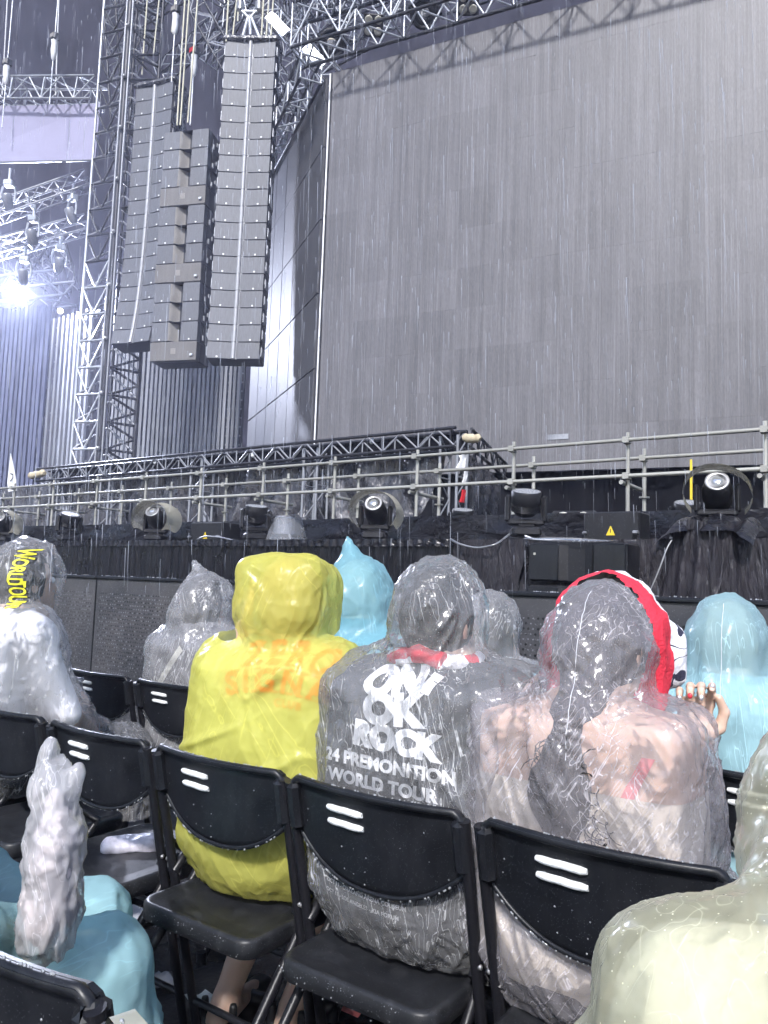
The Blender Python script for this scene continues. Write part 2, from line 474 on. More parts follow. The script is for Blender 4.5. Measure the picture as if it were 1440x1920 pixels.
def vq_mesh(name, V, Q, m):
    me = bpy.data.meshes.new(name)
    me.vertices.add(len(V)); me.vertices.foreach_set('co', np.ascontiguousarray(V, dtype=np.float32).ravel())
    me.loops.add(Q.size); me.loops.foreach_set('vertex_index', np.ascontiguousarray(Q, dtype=np.int32).ravel())
    me.polygons.add(len(Q)); me.polygons.foreach_set('loop_start', np.arange(0, Q.size, 4, dtype=np.int32))
    me.polygons.foreach_set('loop_total', np.full(len(Q), 4, dtype=np.int32))
    me.update(); me.validate()
    me.polygons.foreach_set('use_smooth', np.ones(len(me.polygons), dtype=bool))
    me.materials.append(MATS[m]); return me

# ---------- lettering outlines (made first, while the scene is small)
_TX = {}
def text_polys(txt, size=1.0, fat=0.0, shear=0.0, space=1.0):
    key = (txt, size, fat, shear, space)
    if key in _TX: return _TX[key]
    cu = bpy.data.curves.new('lettering', 'FONT'); cu.body = txt; cu.size = size; cu.offset = fat; cu.shear = shear; cu.space_character = space
    cu.align_x = 'CENTER'; cu.resolution_u = 5
    o = bpy.data.objects.new('lettering', cu); COL.objects.link(o)
    me = bpy.data.meshes.new_from_object(o, depsgraph=bpy.context.evaluated_depsgraph_get())
    bpy.data.objects.remove(o); bpy.data.curves.remove(cu)
    import bmesh
    bm = bmesh.new(); bm.from_mesh(me); bpy.data.meshes.remove(me)
    bmesh.ops.triangulate(bm, faces=bm.faces[:])
    for _ in range(2):
        ed = [e for e in bm.edges if e.calc_length() > size * .14]
        if ed: bmesh.ops.subdivide_edges(bm, edges=ed, cuts=1); bmesh.ops.triangulate(bm, faces=bm.faces[:])
    vs = [(v.co.x, v.co.y) for v in bm.verts]; fs = [tuple(v.index for v in fc.verts) for fc in bm.faces]
    bm.free(); _TX[key] = (vs, fs); return vs, fs

# ================================================================== materials of the place
t = NT('wet_ground')
v = t.coords('Object'); n = t.noise(v, 1.3, 5, 0.6)
t.link(t.mixc(t.range(n, 0.3, 0.7), (0.012, 0.012, 0.015), (0.035, 0.035, 0.04)), t.b.inputs['Base Color'])
t.link(t.range(n, 0.4, 0.6, 0.08, 0.4), t.b.inputs['Roughness'])
t.link(t.bump(t.noise(v, 60, 4), 0.25, 0.01), t.b.inputs['Normal'])
wet_black('chair_plastic', (0.009, 0.010, 0.013), 0.28, .35, 320, grime=.05)
wet_black('seat_plastic', (0.016, 0.017, 0.020), 0.28, .8, 260, grime=0.12)
wet_black('chair_metal', (0.010, 0.010, 0.013), 0.30, 0.5, 300)
wet_black('vinyl', (0.010, 0.010, 0.014), 0.20, 0.3, 90, folds=(0.7, 0.7, 1.5))
wet_black('skirt_cloth', (0.005, 0.005, 0.008), 0.24, 0.1, 90, folds=(5, 5, 0.5), spec=.3)
wet_black('flat_cloth', (0.018, 0.016, 0.021), 0.36, 0.2, 90, folds=(4, 4, 1.0), grime=0.15)
wet_black('tarp', (0.045, 0.045, 0.055), 0.16, 0.1, 60, folds=(3, 3, 1.2), grime=0.15, spec=.9)
wet_black('lamp_black', (0.014, 0.014, 0.017), 0.35, 0.6, 90)
simple('black_paint', (0.012, 0.012, 0.016), 0.5, 0, 0.3)
simple('stage_black', (0.008, 0.008, 0.010), 0.6, 0, 0.3, spec=.2)
simple('drape_black', (0.006, 0.006, 0.008), 0.95, 0, 0.4, 0.6, spec=.1)
simple('drape_far', (0.030, 0.029, 0.042), 0.95, 0, 0.5, 0.3, spec=.1)  # paler and violet: distant haze put into the cloth colour
simple('alu', (0.52, 0.54, 0.58), 0.38, 0.55, 0.25, 3.0)
simple('alu_grey', (0.28, 0.29, 0.32), 0.45, 0.5, 0.3, 3.0)
simple('truss_dark', (0.03, 0.03, 0.036), 0.4, 0.3, 0.3, 3.0)
simple('galvanised', (0.36, 0.355, 0.325), 0.42, 0.35, 0.35, 9.0, 0.15, 40, randval=0.15)
simple('screw_grey', (0.35, 0.35, 0.36), 0.4, 0.7)
simple('white_pale', (0.72, 0.73, 0.76), 0.6, 0, 0.1)
simple('rope_pale', (0.62, 0.60, 0.48), 0.7, 0, 0.15)
simple('yellow_paint', (0.75, 0.55, 0.03), 0.5, 0, 0.1)
simple('red_paint', (0.55, 0.02, 0.03), 0.5, 0, 0.15)
simple('beige_foam', (0.50, 0.43, 0.30), 0.9, 0, 0.25, 14, 0.6, 50)
simple('cabinet_black', (0.03, 0.03, 0.036), 0.5, 0, 0.3, 4)
simple('sub_panel', (0.135, 0.130, 0.130), 0.55, 0, 0.15, 3, randval=0.06, stretch=(3, 3, 0.5))
simple('sub_port', (0.22, 0.21, 0.20), 0.6, 0, 0.2, 3)
simple('wave_guide', (0.36, 0.37, 0.40), 0.45, 0.2, 0.12)
simple('lens_glass', (0.25, 0.27, 0.28), 0.06, 0.3, 0.4, 20)
simple('lens_wet', (0.30, 0.31, 0.33), 0.25, 0.1, 0.5, 60, 0.6, 80)
simple('blinder_face', (0.50, 0.49, 0.44), 0.3, 0.3, 0.05)
simple('reflector', (0.75, 0.75, 0.75), 0.12, 0.9, 0.1)

t = NT('pa_grille')       # dark metal mesh, wet and hazed
v = t.coords('Object', (1, 1, 1)); oi = t.add('ShaderNodeObjectInfo')
st = t.noise(t.coords('Object', (9, 9, 0.9)), 5, 4, 0.6)
f = t.math('MULTIPLY', t.range(st, 0.3, 0.7, 0.8, 1.2), t.range(oi.outputs['Random'], 0, 1, 0.9, 1.1))
mul = t.add('ShaderNodeVectorMath', operation='SCALE'); mul.inputs[0].default_value = (0.115, 0.121, 0.14); t.link(f, mul.inputs['Scale'])
t.link(mul.outputs[0], t.b.inputs['Base Color']); t.b.inputs['Roughness'].default_value = 0.55
t.link(t.bump(t.noise(v, 300, 2), 0.2, 0.003), t.b.inputs['Normal'])

t = NT('led_face')        # unlit LED module face: fine louvres, module joints, rain running down
v = t.coords('Object'); oi = t.add('ShaderNodeObjectInfo')
sep = t.add('ShaderNodeSeparateXYZ'); t.link(v, sep.inputs[0])
geo = t.add('ShaderNodeNewGeometry')
st = t.noise(t.coords(scale=(2.6, 2.6, 0.10), vec=geo.outputs['Position']), 3.0, 4, 0.7)
st2 = t.noise(t.coords(scale=(11, 11, 0.05), vec=geo.outputs['Position']), 2.0, 3, 0.7)
fine = t.noise(t.coords('Object', (60, 60, 14)), 1.0, 2)
run = t.range(t.ridge(st2, 6.0), 0.45, 0.95, 0.0, 0.30)
w3_ = 0.8 / 3
jx = t.math('ABSOLUTE', t.math('SUBTRACT', t.math('FRACT', t.math('DIVIDE', sep.outputs[0], w3_)), 0.5))
jl = t.math('MULTIPLY', t.math('GREATER_THAN', jx, 0.455), t.range(t.noise(t.coords(scale=(1.1, 1.1, .22), vec=geo.outputs['Position']), 2.0, 2), .40, .62, 0.0, 0.34))
f = t.math('ADD', t.math('ADD', t.range(st, 0.3, 0.7, 0.78, 1.22), run), jl)
f = t.math('MULTIPLY', f, t.range(fine, 0.3, 0.7, 0.86, 1.14))
f = t.math('MULTIPLY', f, t.range(oi.outputs['Random'], 0, 1, 0.91, 1.09))
mul = t.add('ShaderNodeVectorMath', operation='SCALE'); mul.inputs[0].default_value = (0.108, 0.106, 0.116); t.link(f, mul.inputs['Scale'])
t.link(mul.outputs[0], t.b.inputs['Base Color']); t.b.inputs['Roughness'].default_value = 0.5
t.link(t.bump(fine, 0.25, 0.004), t.b.inputs['Normal'])

t = NT('led_side')        # side wall mesh
geo = t.add('ShaderNodeNewGeometry')
st2 = t.noise(t.coords(scale=(14, 14, 0.08), vec=geo.outputs['Position']), 2.0, 4, 0.7)
big = t.noise(t.coords(scale=(1, 1, 0.6), vec=geo.outputs['Position']), 0.9, 4, 0.6)
f = t.math('MULTIPLY', t.range(st2, 0.3, 0.7, 0.75, 1.25), t.range(big, 0.3, 0.7, 0.8, 1.2))
mul = t.add('ShaderNodeVectorMath', operation='SCALE'); mul.inputs[0].default_value = (0.060, 0.060, 0.068); t.link(f, mul.inputs['Scale'])
t.link(mul.outputs[0], t.b.inputs['Base Color']); t.b.inputs['Roughness'].default_value = 0.6

simple('slat_grey', (0.24, 0.25, 0.28), 0.5, 0.1, 0.3, 3, randval=0.25, stretch=(2, 2, 0.4))
simple('slat_back', (0.06, 0.06, 0.075), 0.7, 0, 0.3, 3)
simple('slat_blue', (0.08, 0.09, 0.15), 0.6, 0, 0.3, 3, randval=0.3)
simple('banner_lilac', (0.30, 0.29, 0.42), 0.6, 0, 0.06, 1.2)

t = NT('perforated')      # black perforated barrier plate with rain beads
v = t.coords('Object'); sep = t.add('ShaderNodeSeparateXYZ'); t.link(v, sep.inputs[0])
pit = 0.026
rowi = t.math('FLOOR', t.math('DIVIDE', sep.outputs[2], pit))
off = t.math('MULTIPLY', t.math('MODULO', rowi, 2.0), 0.5)
fx = t.math('SUBTRACT', t.math('FRACT', t.math('ADD', t.math('DIVIDE', sep.outputs[0], pit), off)), 0.5)
fz = t.math('SUBTRACT', t.math('FRACT', t.math('DIVIDE', sep.outputs[2], pit)), 0.5)
rr = t.math('SQRT', t.math('ADD', t.math('MULTIPLY', fx, fx), t.math('MULTIPLY', fz, fz)))
zin = t.math('MULTIPLY', t.math('LESS_THAN', sep.outputs[2], 1.115), t.math('GREATER_THAN', sep.outputs[2], 0.12))
xin = t.math('LESS_THAN', t.math('ABSOLUTE', sep.outputs[0]), 0.455)
inside = t.math('MULTIPLY', zin, xin)
hole = t.math('MULTIPLY', t.math('LESS_THAN', rr, 0.24), inside)
wetp = t.noise(v, 8, 4, 0.6)
cell = t.add('ShaderNodeTexWhiteNoise', noise_dimensions='3D')
cmb = t.add('ShaderNodeCombineXYZ'); t.link(t.math('FLOOR', t.math('ADD', t.math('DIVIDE', sep.outputs[0], pit), off)), cmb.inputs[0]); t.link(rowi, cmb.inputs[1])
t.link(cmb.outputs[0], cell.inputs['Vector'])
filled = t.math('GREATER_THAN', cell.outputs['Value'], t.range(wetp, 0.35, 0.65, 0.85, 0.25))   # holes bridged by water
vo = t.voro(v, 150.0); sp = t.add('ShaderNodeSeparateColor'); t.link(vo.outputs['Color'], sp.inputs[0])
bead = t.math('MULTIPLY', t.range(vo.outputs['Distance'], 0.1, 0.28, 1, 0), t.math('GREATER_THAN', sp.outputs[0], 0.72))
base = t.mixc(t.range(t.noise(v, 2.5, 4), 0.35, 0.65), (0.035, 0.036, 0.042), (0.07, 0.067, 0.072))
base = t.mixc(hole, base, (0.002, 0.002, 0.003))
base = t.mixc(t.math('MULTIPLY', t.math('MULTIPLY', hole, filled), t.math('LESS_THAN', rr, 0.19)), base, (0.17, 0.17, 0.19))
base = t.mixc(t.math('MULTIPLY', bead, 0.4), base, (0.4, 0.4, 0.42))
t.link(base, t.b.inputs['Base Color']); t.b.inputs['Roughness'].default_value = 0.32
hh = t.math('SUBTRACT', t.math('MULTIPLY', bead, 0.6), hole)
t.link(t.bump(hh, 0.7, 0.004), t.b.inputs['Normal'])
plastic('clear_sheet', (0.88, 0.89, 0.92), (0.75, 0.77, 0.82), 0.25, 0.5, (12, 12, 6))
plastic('rain_hood', (0.80, 0.77, 0.66), (0.55, 0.52, 0.42), 0.82, 0.15, (6, 6, 6), drop=1.0, gloss=0.35)
plastic('drop_water', (0.95, 0.96, 0.98), (0.85, 0.88, 0.92), 0.45, 0.0, drop=0.0, rough=0.05, gloss=0.8)

# ================================================================== setting
g = MB(); g.add([(-90, -40, 0), (60, -40, 0), (60, 90, 0), (-90, 90, 0)], [(0, 1, 2, 3)])
tag(g.build('ground', 'wet_ground'), kind='structure')
# stage: front lip at y 5.5, deck 1.60 above the ground
st_o = MB(); st_o.box((-15, 20.26, 0.8), (80, 29.4, 1.6))
tag(st_o.build('stage', 'stage_black'), kind='structure')
# black drapes closing the stage house behind everything
fw = ray(720, 960); fwd2 = Vector((fw.x, fw.y, 0)).normalized(); rgt2 = Vector((fwd2.y, -fwd2.x, 0))
dr = MB()
def drape_fn(u, v):
    a = (u - 0.5) * 150
    p = fwd2 * (46 + 0.35 * math.sin(a * 1.7) + 0.2 * math.sin(a * 4.1)) + rgt2 * a
    return (p.x, p.y, v * 60)
dr.grid(drape_fn, 260, 2)
tag(dr.build('backdrop_drape', 'drape_far'), kind='structure')

# ---------------- pleated stage skirt
SKY_ = 5.5
sk = MB()
XS0, XS1 = -16.0, -3.1
nfold = 1300
def skirt_pt(x, v):
    amp = 0.028 * (0.35 + 0.65 * (0.5 + 0.5 * math.sin(x * 0.9 + 1)))
    ph = x * 34 + 2.2 * math.sin(x * 3.1) + 1.3 * math.sin(x * 7.7)
    y = SKY_ - 0.03 - amp * (0.35 + 0.65 * v) * (math.sin(ph + 0.5 * v * math.sin(x * 5)) + 0.5 * math.sin(ph * 0.43 + 1.3))
    return (x, y, 1.63 - v * 1.6)
sk.grid(lambda u, v: skirt_pt(XS0 + (XS1 - XS0) * u, v), 1500, 7)
root = empty('stage_skirt', (-9, SKY_, 0), 0, 'pleated black cloth skirt along the front of the stage', 'stage skirt')
sk.build('pleated_cloth', 'skirt_cloth', root, world=True)
hd = MB(); hd.grid(lambda u, v: (XS0 + (XS1 - XS0) * u, SKY_ - 0.062 - 0.012 * math.sin(u * 900) * (1 if v > .4 else .3), 1.634 - 0.065 * v), 800, 3)
hd.build('header_band', 'vinyl', root, world=True)
# flatter cloth on the right part
sf = MB()
def flat_pt(u, v):
    x = -3.12 + 5.6 * u
    y = SKY_ - 0.05 - 0.02 * math.sin(x * 11 + v) * v - 0.03 * v * (math.sin(x * 4.7 + 2) + 0.4 * math.sin(x * 23 + 3 * v))
    return (x, y, 1.625 - 1.6 * v)
sf.grid(flat_pt, 260, 12)
sf.build('flat_cloth', 'flat_cloth', root, world=True)

# ---------------- low vinyl fascia behind the footlights
fz = MB()
def fascia_pt(u, v):
    x = -18 + 20 * u
    y = 6.5 + 0.03 * math.sin(x * 1.9) + 0.02 * math.sin(x * 5.3 + v * 2)
    d = 0
    for cx in (-9.4, -7.7, -5.15, -3.2):
        d += 0.05 * math.exp(-((x - cx) ** 2) / 0.02 - ((v - 0.55) ** 2) / 0.03)
    return (x, y - d, 1.6 + 0.33 * (1 - v))
fz.grid(fascia_pt, 500, 10)
tag(fz.build('vinyl_fascia', 'vinyl'), 'low strip of black shiny vinyl behind the stage footlights', 'fascia')

# ---------------- crowd barrier
BY, BH = 3.6, 1.235
def barrier_mesh():
    b = MB(); b.grid(lambda u, v: (-0.49 + 0.98 * u, 0, 0.05 + v * (BH - 0.07)), 2, 2, False)
    plate = b.mesh('barrier_plate', 'perforated')
    c = MB(); c.bbox((0, 0.02, BH - 0.012), (0.995, 0.075, 0.026), 0.008); cap = c.mesh('barrier_top', 'chair_plastic')
    p = MB()
    p.bbox((-0.485, 0.03, BH / 2), (0.03, 0.05, BH - 0.05), 0.006); p1 = p.mesh('barrier_post', 'chair_plastic')
    p = MB(); p.bbox((0.485, 0.03, BH / 2), (0.03, 0.05, BH - 0.05), 0.006); p2 = p.mesh('barrier_post', 'chair_plastic')
    f = MB(); f.box((0, -0.35, 0.012), (0.98, 0.7, 0.02)); foot = f.mesh('barrier_foot', 'seat_plastic')
    d = MB()
    for k in range(46):
        x = random.uniform(-0.48, 0.48); y = random.uniform(-0.012, 0.05); r = random.uniform(0.002, 0.0048)
        d.sphere((x, y, BH + 0.003), r, 5, 4)
    dm = d.mesh('water_drops', 'drop_water')
    return plate, cap, p1, p2, foot, dm
bm_ = barrier_mesh()
BLAB = ['perforated black barrier section at the far left edge, behind the lettered clear hood',
        'perforated black barrier section left of the narrow vertical seam',
        'perforated black barrier section right of the narrow vertical seam',
        'perforated black barrier section behind the clear hooded person with the white strap',
        'perforated black barrier section behind the yellow hood',
        'perforated black barrier section behind the pointed blue hood',
        'perforated black barrier section behind the small clear hood',
        'dark perforated barrier section between the clear hoods, left of the red towel',
        'dark barrier section hidden mostly by the red towel hood',
        'dark barrier section behind the pale blue hood on the right',
        'dark barrier section at the right edge, cut by the frame']
for i, lab in enumerate(BLAB):
    x = -7.16 + i * 1.0 + 0.5
    if i == 0: x = -7.16 + .5
    z = random.uniform(-0.008, 0.008)
    rt = empty('crowd_barrier', (x, BY, 0), random.uniform(-0.006, 0.006), lab, 'barrier', 'barrier sections in front of the stage')
    for nm, me in zip(('perforated_plate', 'top_rail', 'post', 'post', 'foot_plate', 'water_drops'), bm_):
        o = link(nm, me, rt)
        if nm == 'water_drops': o['kind'] = 'stuff'

# ---------------- big LED screen
S_top = P(624, 138, 18.0)
S = Vector((S_top.x, S_top.y, 0))
vdir = rgt2 * math.sin(R(65)) - fwd2 * math.cos(R(65))      # along the screen, to the right
snorm = Vector((vdir.y, -vdir.x, 0))                        # towards the audience
if snorm.y > 0: snorm = -snorm
pb = atPl(970, 885, S, snorm); SZ0 = pb.z; SZ1 = S_top.z
PW, NC, NR = 0.80, 20, 11
PHt = (SZ1 - SZ0) / NR
scr = empty('led_screen', (S.x, S.y, SZ0), 0, 'huge grey unlit LED video screen above the stage', 'video screen')
ang = math.atan2(vdir.y, vdir.x)
pm = MB()
# one panel: three recessed module columns with a small gap between panels
w3 = PW / 3
for k in range(3):
    pm.bbox((w3 * (k + .5), 0, PHt / 2), (w3 - 0.0015, 0.05, PHt - 0.0006), 0.0003)
pme = pm.mesh('led_panel', 'led_face')
for c in range(NC):
    for r_ in range(NR):
        off = random.uniform(-0.0015, 0.0015)
        p = S + vdir * (c * PW) + snorm * off + Vector((0, 0, SZ0 + r_ * PHt))
        M = Matrix.LocRotScale(p, Matrix.Rotation(ang + random.uniform(-.002, .002), 3, 'Z').to_quaternion(), None)
        link('led_panel', pme, scr, M, True)
bk = MB(); W = NC * PW
Mz = Matrix.Rotation(ang, 3, 'Z')
bk.box(S + vdir * (W / 2) - snorm * 0.13 + Vector((0, 0, (SZ0 + SZ1) / 2)), (W - .1, 0.2, SZ1 - SZ0 - .1), Mz)
bk.build('back_frame', 'led_face', scr, world=True)
eg = MB(); eg.box(S - vdir * 0.04 - snorm * 0.02 + Vector((0, 0, (SZ0 + SZ1) / 2)), (0.05, 0.10, SZ1 - SZ0), Mz)
eg.build('edge_trim', 'white_pale', scr, world=True)
eg = MB(); eg.box(S - vdir * 0.0 + snorm * 0.03 + Vector((0, 0, (SZ0 + SZ1) / 2)), (0.035, 0.03, SZ1 - SZ0), Mz)
eg.build('edge_gasket', 'black_paint', scr, world=True)
lbl = MB(); q = atPl(1046, 819, S + snorm * .03, snorm); lbl.box(q + snorm * .005, (0.40, 0.01, 0.10), Mz)
lbl.build('pale_patch', 'alu_grey', scr, world=True)
# black sheet standing in for the darkness below the screen
uc = MB()
uc.grid(lambda u, v: tuple(S + vdir * (-0.2 + (W + 1) * u) - snorm * (0.35 + 0.06 * math.sin(u * 120)) + Vector((0, 0, 1.55 + (SZ0 - 1.5) * v))), 300, 2)
tag(uc.build('under_screen_dark', 'drape_black'), 'black sheet standing in for the dark gap below the big screen', 'drape')

# ---------------- return wall at the left end of the screen
wdir = (fwd2 * math.cos(R(22.6)) - rgt2 * math.sin(R(22.6)))
wn_ = Vector((wdir.y, -wdir.x, 0))
if wn_.dot(-S) < 0: wn_ = -wn_
rw = empty('side_wall', (S.x, S.y, 0), 0, 'tall dark mesh wall turning back from the left edge of the screen', 'wall')
RWL = 6.6; nseg = 6
for c in range(nseg):
    a0 = S - vdir * .12 + wdir * (RWL * c / nseg + .03); a1 = S - vdir * .12 + wdir * (RWL * (c + 1) / nseg)
    for r_ in range(6):
        z0 = SZ0 - 1 + (SZ1 - SZ0 + 1) * r_ / 6; z1 = SZ0 - 1 + (SZ1 - SZ0 + 1) * (r_ + 1) / 6 - .02
        b = MB(); mid = (a0 + a1) / 2; b.bbox((mid.x, mid.y, (z0 + z1) / 2), ((a1 - a0).length, 0.06, z1 - z0), 0.01, Matrix.Rotation(math.atan2(wdir.y, wdir.x), 3, 'Z'))
        b.build('mesh_panel', 'led_side', rw, world=True)

# ---------------- trusses
def truss(name, p0, p1, w, h, bay, rc, rb, m, label, cat='truss', group=None, up=Vector((0, 0, 1)), indiv=True, faces='tbfk', sides=6, mb=None):
    p0 = Vector(p0); p1 = Vector(p1); d = (p1 - p0); L = d.length; d.normalize()
    s = d.cross(up).normalized(); u = s.cross(d).normalized()
    rt = empty(name, p0, 0, label, cat, group); mb = mb or m
    cs = [s * (a * w / 2) + u * (b * h / 2) for a, b in ((-1, -1), (1, -1), (1, 1), (-1, 1))]
    for c in cs: tube('chord', p0 + c, p1 + c, rc, m, rt, sides)
    nb = max(1, round(L / bay)); jm = MB()
    fc = {'b': (0, 1), 'f': (1, 2), 't': (2, 3), 'k': (3, 0)}
    for ch in faces:
        i, j = fc[ch]
        for k in range(nb):
            a, b = (i, j) if k % 2 == 0 else (j, i)
            q0 = p0 + cs[a] + d * (L * k / nb); q1 = p0 + cs[b] + d * (L * (k + 1) / nb)
            if indiv: tube('brace', q0, q1, rb, mb, rt, 6)
            else: jm.cyl(q0, q1, rb, n=5, caps=False)
            if k % 2 == 0:
                q2 = p0 + cs[i] + d * (L * k / nb); q3 = p0 + cs[j] + d * (L * k / nb)
                if indiv: tube('crossbar', q2, q3, rb, mb, rt, 6)
                else: jm.cyl(q2, q3, rb, n=5, caps=False)
    if not indiv: tag(jm.build('lattice', mb, rt, world=True), kind='stuff')
    return rt

# header above the screen: two lattice girders that throw their shade on its top edge
for k, (dz, dn, lab) in enumerate(((0.75, 0.55, 'bright lattice girder just above the top edge of the big screen'),
                                  (2.15, 0.2, 'upper lattice girder of the screen header, under the roof'),
                                  (3.7, -0.6, 'topmost lattice girder above the screen header'))):
    a = S - vdir * 0.6 + snorm * dn + Vector((0, 0, SZ1 + dz)); b = S + vdir * 15.5 + snorm * dn + Vector((0, 0, SZ1 + dz))
    truss('screen_header_truss', a, b, 0.7, 1.1, 0.62, 0.040, 0.022, 'truss_dark', lab, mb=('alu' if k == 0 else 'alu_grey'))
# short black truss climbing along the top of the side wall
truss('side_wall_truss', S + Vector((0, 0, SZ1 + .1)) - vdir * .25 + wn_ * .3, S + wdir * 6.6 - vdir * .25 + wn_ * .3 + Vector((0, 0, SZ1 + .1)), 0.5, 0.6, 0.55, 0.04, 0.024, 'truss_dark',
      'short lattice truss along the top of the side wall beside the screen', mb='alu')

# ---------------- roof tower left of the loudspeakers
TB = P(184, 870, 22.0); TB = Vector((TB.x, TB.y, 0))
def tower():
    rt = empty('roof_tower', TB, 0, 'tall lattice roof tower left of the hanging loudspeakers', 'tower')
    e1 = (-rgt2 * 0.94 + fwd2 * 0.34); e2 = (rgt2 * 0.80 + fwd2 * 0.60)
    near = TB.copy(); A = near + e1 * 0.98; B = near + e2 * 1.0; C = A + e2 * 1.0
    H = 24.0
    for nm, q, r_, m in (('chord', A, .04, 'alu'), ('chord', B, .05, 'truss_dark'), ('chord', C, .05, 'truss_dark')):
        tube(nm, q, q + Vector((0, 0, H)), r_, m, rt)
    for k in (-1, 1):
        tube('spine_pipe', near + rgt2 * 0.09 * k, near + rgt2 * 0.09 * k + Vector((0, 0, H)), 0.034, 'alu_grey', rt)
    tube('spine_plate', near - snorm * -.0 + fwd2 * .06, near + fwd2 * .06 + Vector((0, 0, H)), 0.10, 'truss_dark', rt)
    bay = 0.80; n = int(H / bay)
    for k in range(n):
        z0 = Vector((0, 0, k * bay)); z1 = Vector((0, 0, (k + 1) * bay)); zm = (z0 + z1) / 2
        ml = 'alu' if 2 < k < 13 else 'truss_dark'  # left face pale below, dark higher up: lamp light and roof shade put into materials
        a, b = near + e1 * .12, A
        tube('rung', a + z0, b + z0, .036, ml, rt, 6)
        tube('brace', a + z1, (a + b) / 2 + z0, .03, ml, rt, 6); tube('brace', b + z1, (a + b) / 2 + z0, .03, ml, rt, 6)
        a, b = near + e2 * .15, B
        tube('rung', a + z0, b + z0, .04, 'truss_dark', rt, 6)
        tube('brace', a + z0, b + zm, .038, 'truss_dark', rt, 6); tube('brace', b + zm, a + z1, .038, 'truss_dark', rt, 6)
        tube('brace', A + z0, C + z1, .035, 'alu_grey', rt, 6); tube('brace', B + z0, C + z1, .035, 'alu_grey', rt, 6)
        if k % 2 == 0:
            b_ = MB(); b_.sphere(near + z0 - fwd2 * .1, .06, 8, 6); b_.build('joint_bolt', 'screw_grey', rt, world=True)
    return rt
tower()

# ---------------- ribbed walls behind the loudspeakers and at the left
def slat_wall(name, pA, pB, z0, z1, n, sw, m, label, hb=0, mback='slat_back', depth=0.10, hm=None, cols=None):
    pA = Vector((pA.x, pA.y, 0)); pB = Vector((pB.x, pB.y, 0)); d = (pB - pA); L = d.length; d.normalize()
    nrm = Vector((d.y, -d.x, 0)); nrm = nrm if nrm.dot(-pA) > 0 else -nrm
    rt = empty(name, pA, 0, label, 'wall'); Mz = Matrix.Rotation(math.atan2(d.y, d.x), 3, 'Z')
    b = MB(); b.box((pA + pB) / 2 - nrm * (depth + .15) + Vector((0, 0, (z0 + z1) / 2)), (L, .1, z1 - z0), Mz); b.build('backing', mback, rt, world=True)
    q = Mz.to_quaternion()
    for k in range(n):
        c = pA + d * (L * (k + .5) / n) + Vector((0, 0, (z0 + z1) / 2)) + nrm * random.uniform(-.02, .02)
        block('slat', c, (sw, depth, z1 - z0), m, rt, q)
    for k in range(hb):
        z = z0 + (z1 - z0) * (k + .5) / hb
        block('batten', (pA + pB) / 2 + Vector((0, 0, z)) - nrm * 0.09, (L, .05, .05), hm or m, rt, q)
    return rt
a = P(213, 680, 27); b = P(457, 650, 26)
slat_wall('ribbed_wall', a, b, 1.6, P(300, 560, 26.5).z, 30, 0.10, 'slat_grey', 'grey ribbed panel wall below the hanging loudspeakers', 30)
a = P(92, 700, 29); b = P(170, 700, 27.5)
slat_wall('ribbed_wall', a, b, 1.6, P(140, 580, 28).z, 9, 0.12, 'slat_grey', 'narrow pale ribbed wall left of the roof tower', 14)
a = P(-120, 700, 31); b = P(88, 700, 29.6)
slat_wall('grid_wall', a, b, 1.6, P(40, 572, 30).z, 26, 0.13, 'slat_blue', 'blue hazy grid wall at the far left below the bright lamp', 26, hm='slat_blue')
a = P(458, 700, 25.5); b = P(474, 700, 25.0)

# ---------------- hanging loudspeaker arrays
def yaw_to_axis(deg_left):
    """rotation so that local +X runs towards the right end of a face whose line vanishes deg_left left of the view axis"""
    d = rgt2 * math.sin(R(deg_left)) - fwd2 * math.cos(R(deg_left))
    return math.atan2(d.y, d.x)
CW, CH, CD, SH = 1.34, 0.445, 0.55, 0.535
def cabinet_meshes():
    body = MB(); body.bbox((0, CD / 2 + .06, CH / 2), (CW, CD, CH - .02), .02)
    # toothed rigging bars on the sides
    gl = MB(); gr = MB()
    for s, mb in ((-1, gl), (1, gr)):
        M = Matrix.Rotation(s * -0.07, 3, 'Z')
        mb.bbox((s * CW * .26, .035, CH / 2), (CW * .46, .04, CH - .018), .006, M)
    wg = MB(); wg.cyl((0, .03, 0.005), (0, .03, CH - .005), .055, n=10)
    wg.box((0.075, .05, CH / 2), (.05, .03, CH - .01))
    rgs = []; lgs = []
    for s in (-1, 1):
        for yy, ww, hh in ((.16, .16, .55), (.42, .12, .45)):
            rg = MB(); rg.bbox((s * (CW / 2 + .012), yy, CH / 2), (.03, ww, CH * hh), .008); rgs.append(('rigging_bar', rg.mesh('rigging_bar', 'alu_grey')))
        lg = MB(); lg.bbox((s * CW * .3, 0.004, .05), (.045, .012, .045), .004); lgs.append(('badge', lg.mesh('badge', 'white_pale')))
    return [('cabinet_body', body.mesh('cabinet_body', 'cabinet_black')), ('grille', gl.mesh('grille', 'pa_grille')), ('grille', gr.mesh('grille', 'pa_grille')),
            ('wave_guide', wg.mesh('wave_guide', 'wave_guide'))] + rgs + lgs
cab = cabinet_meshes()
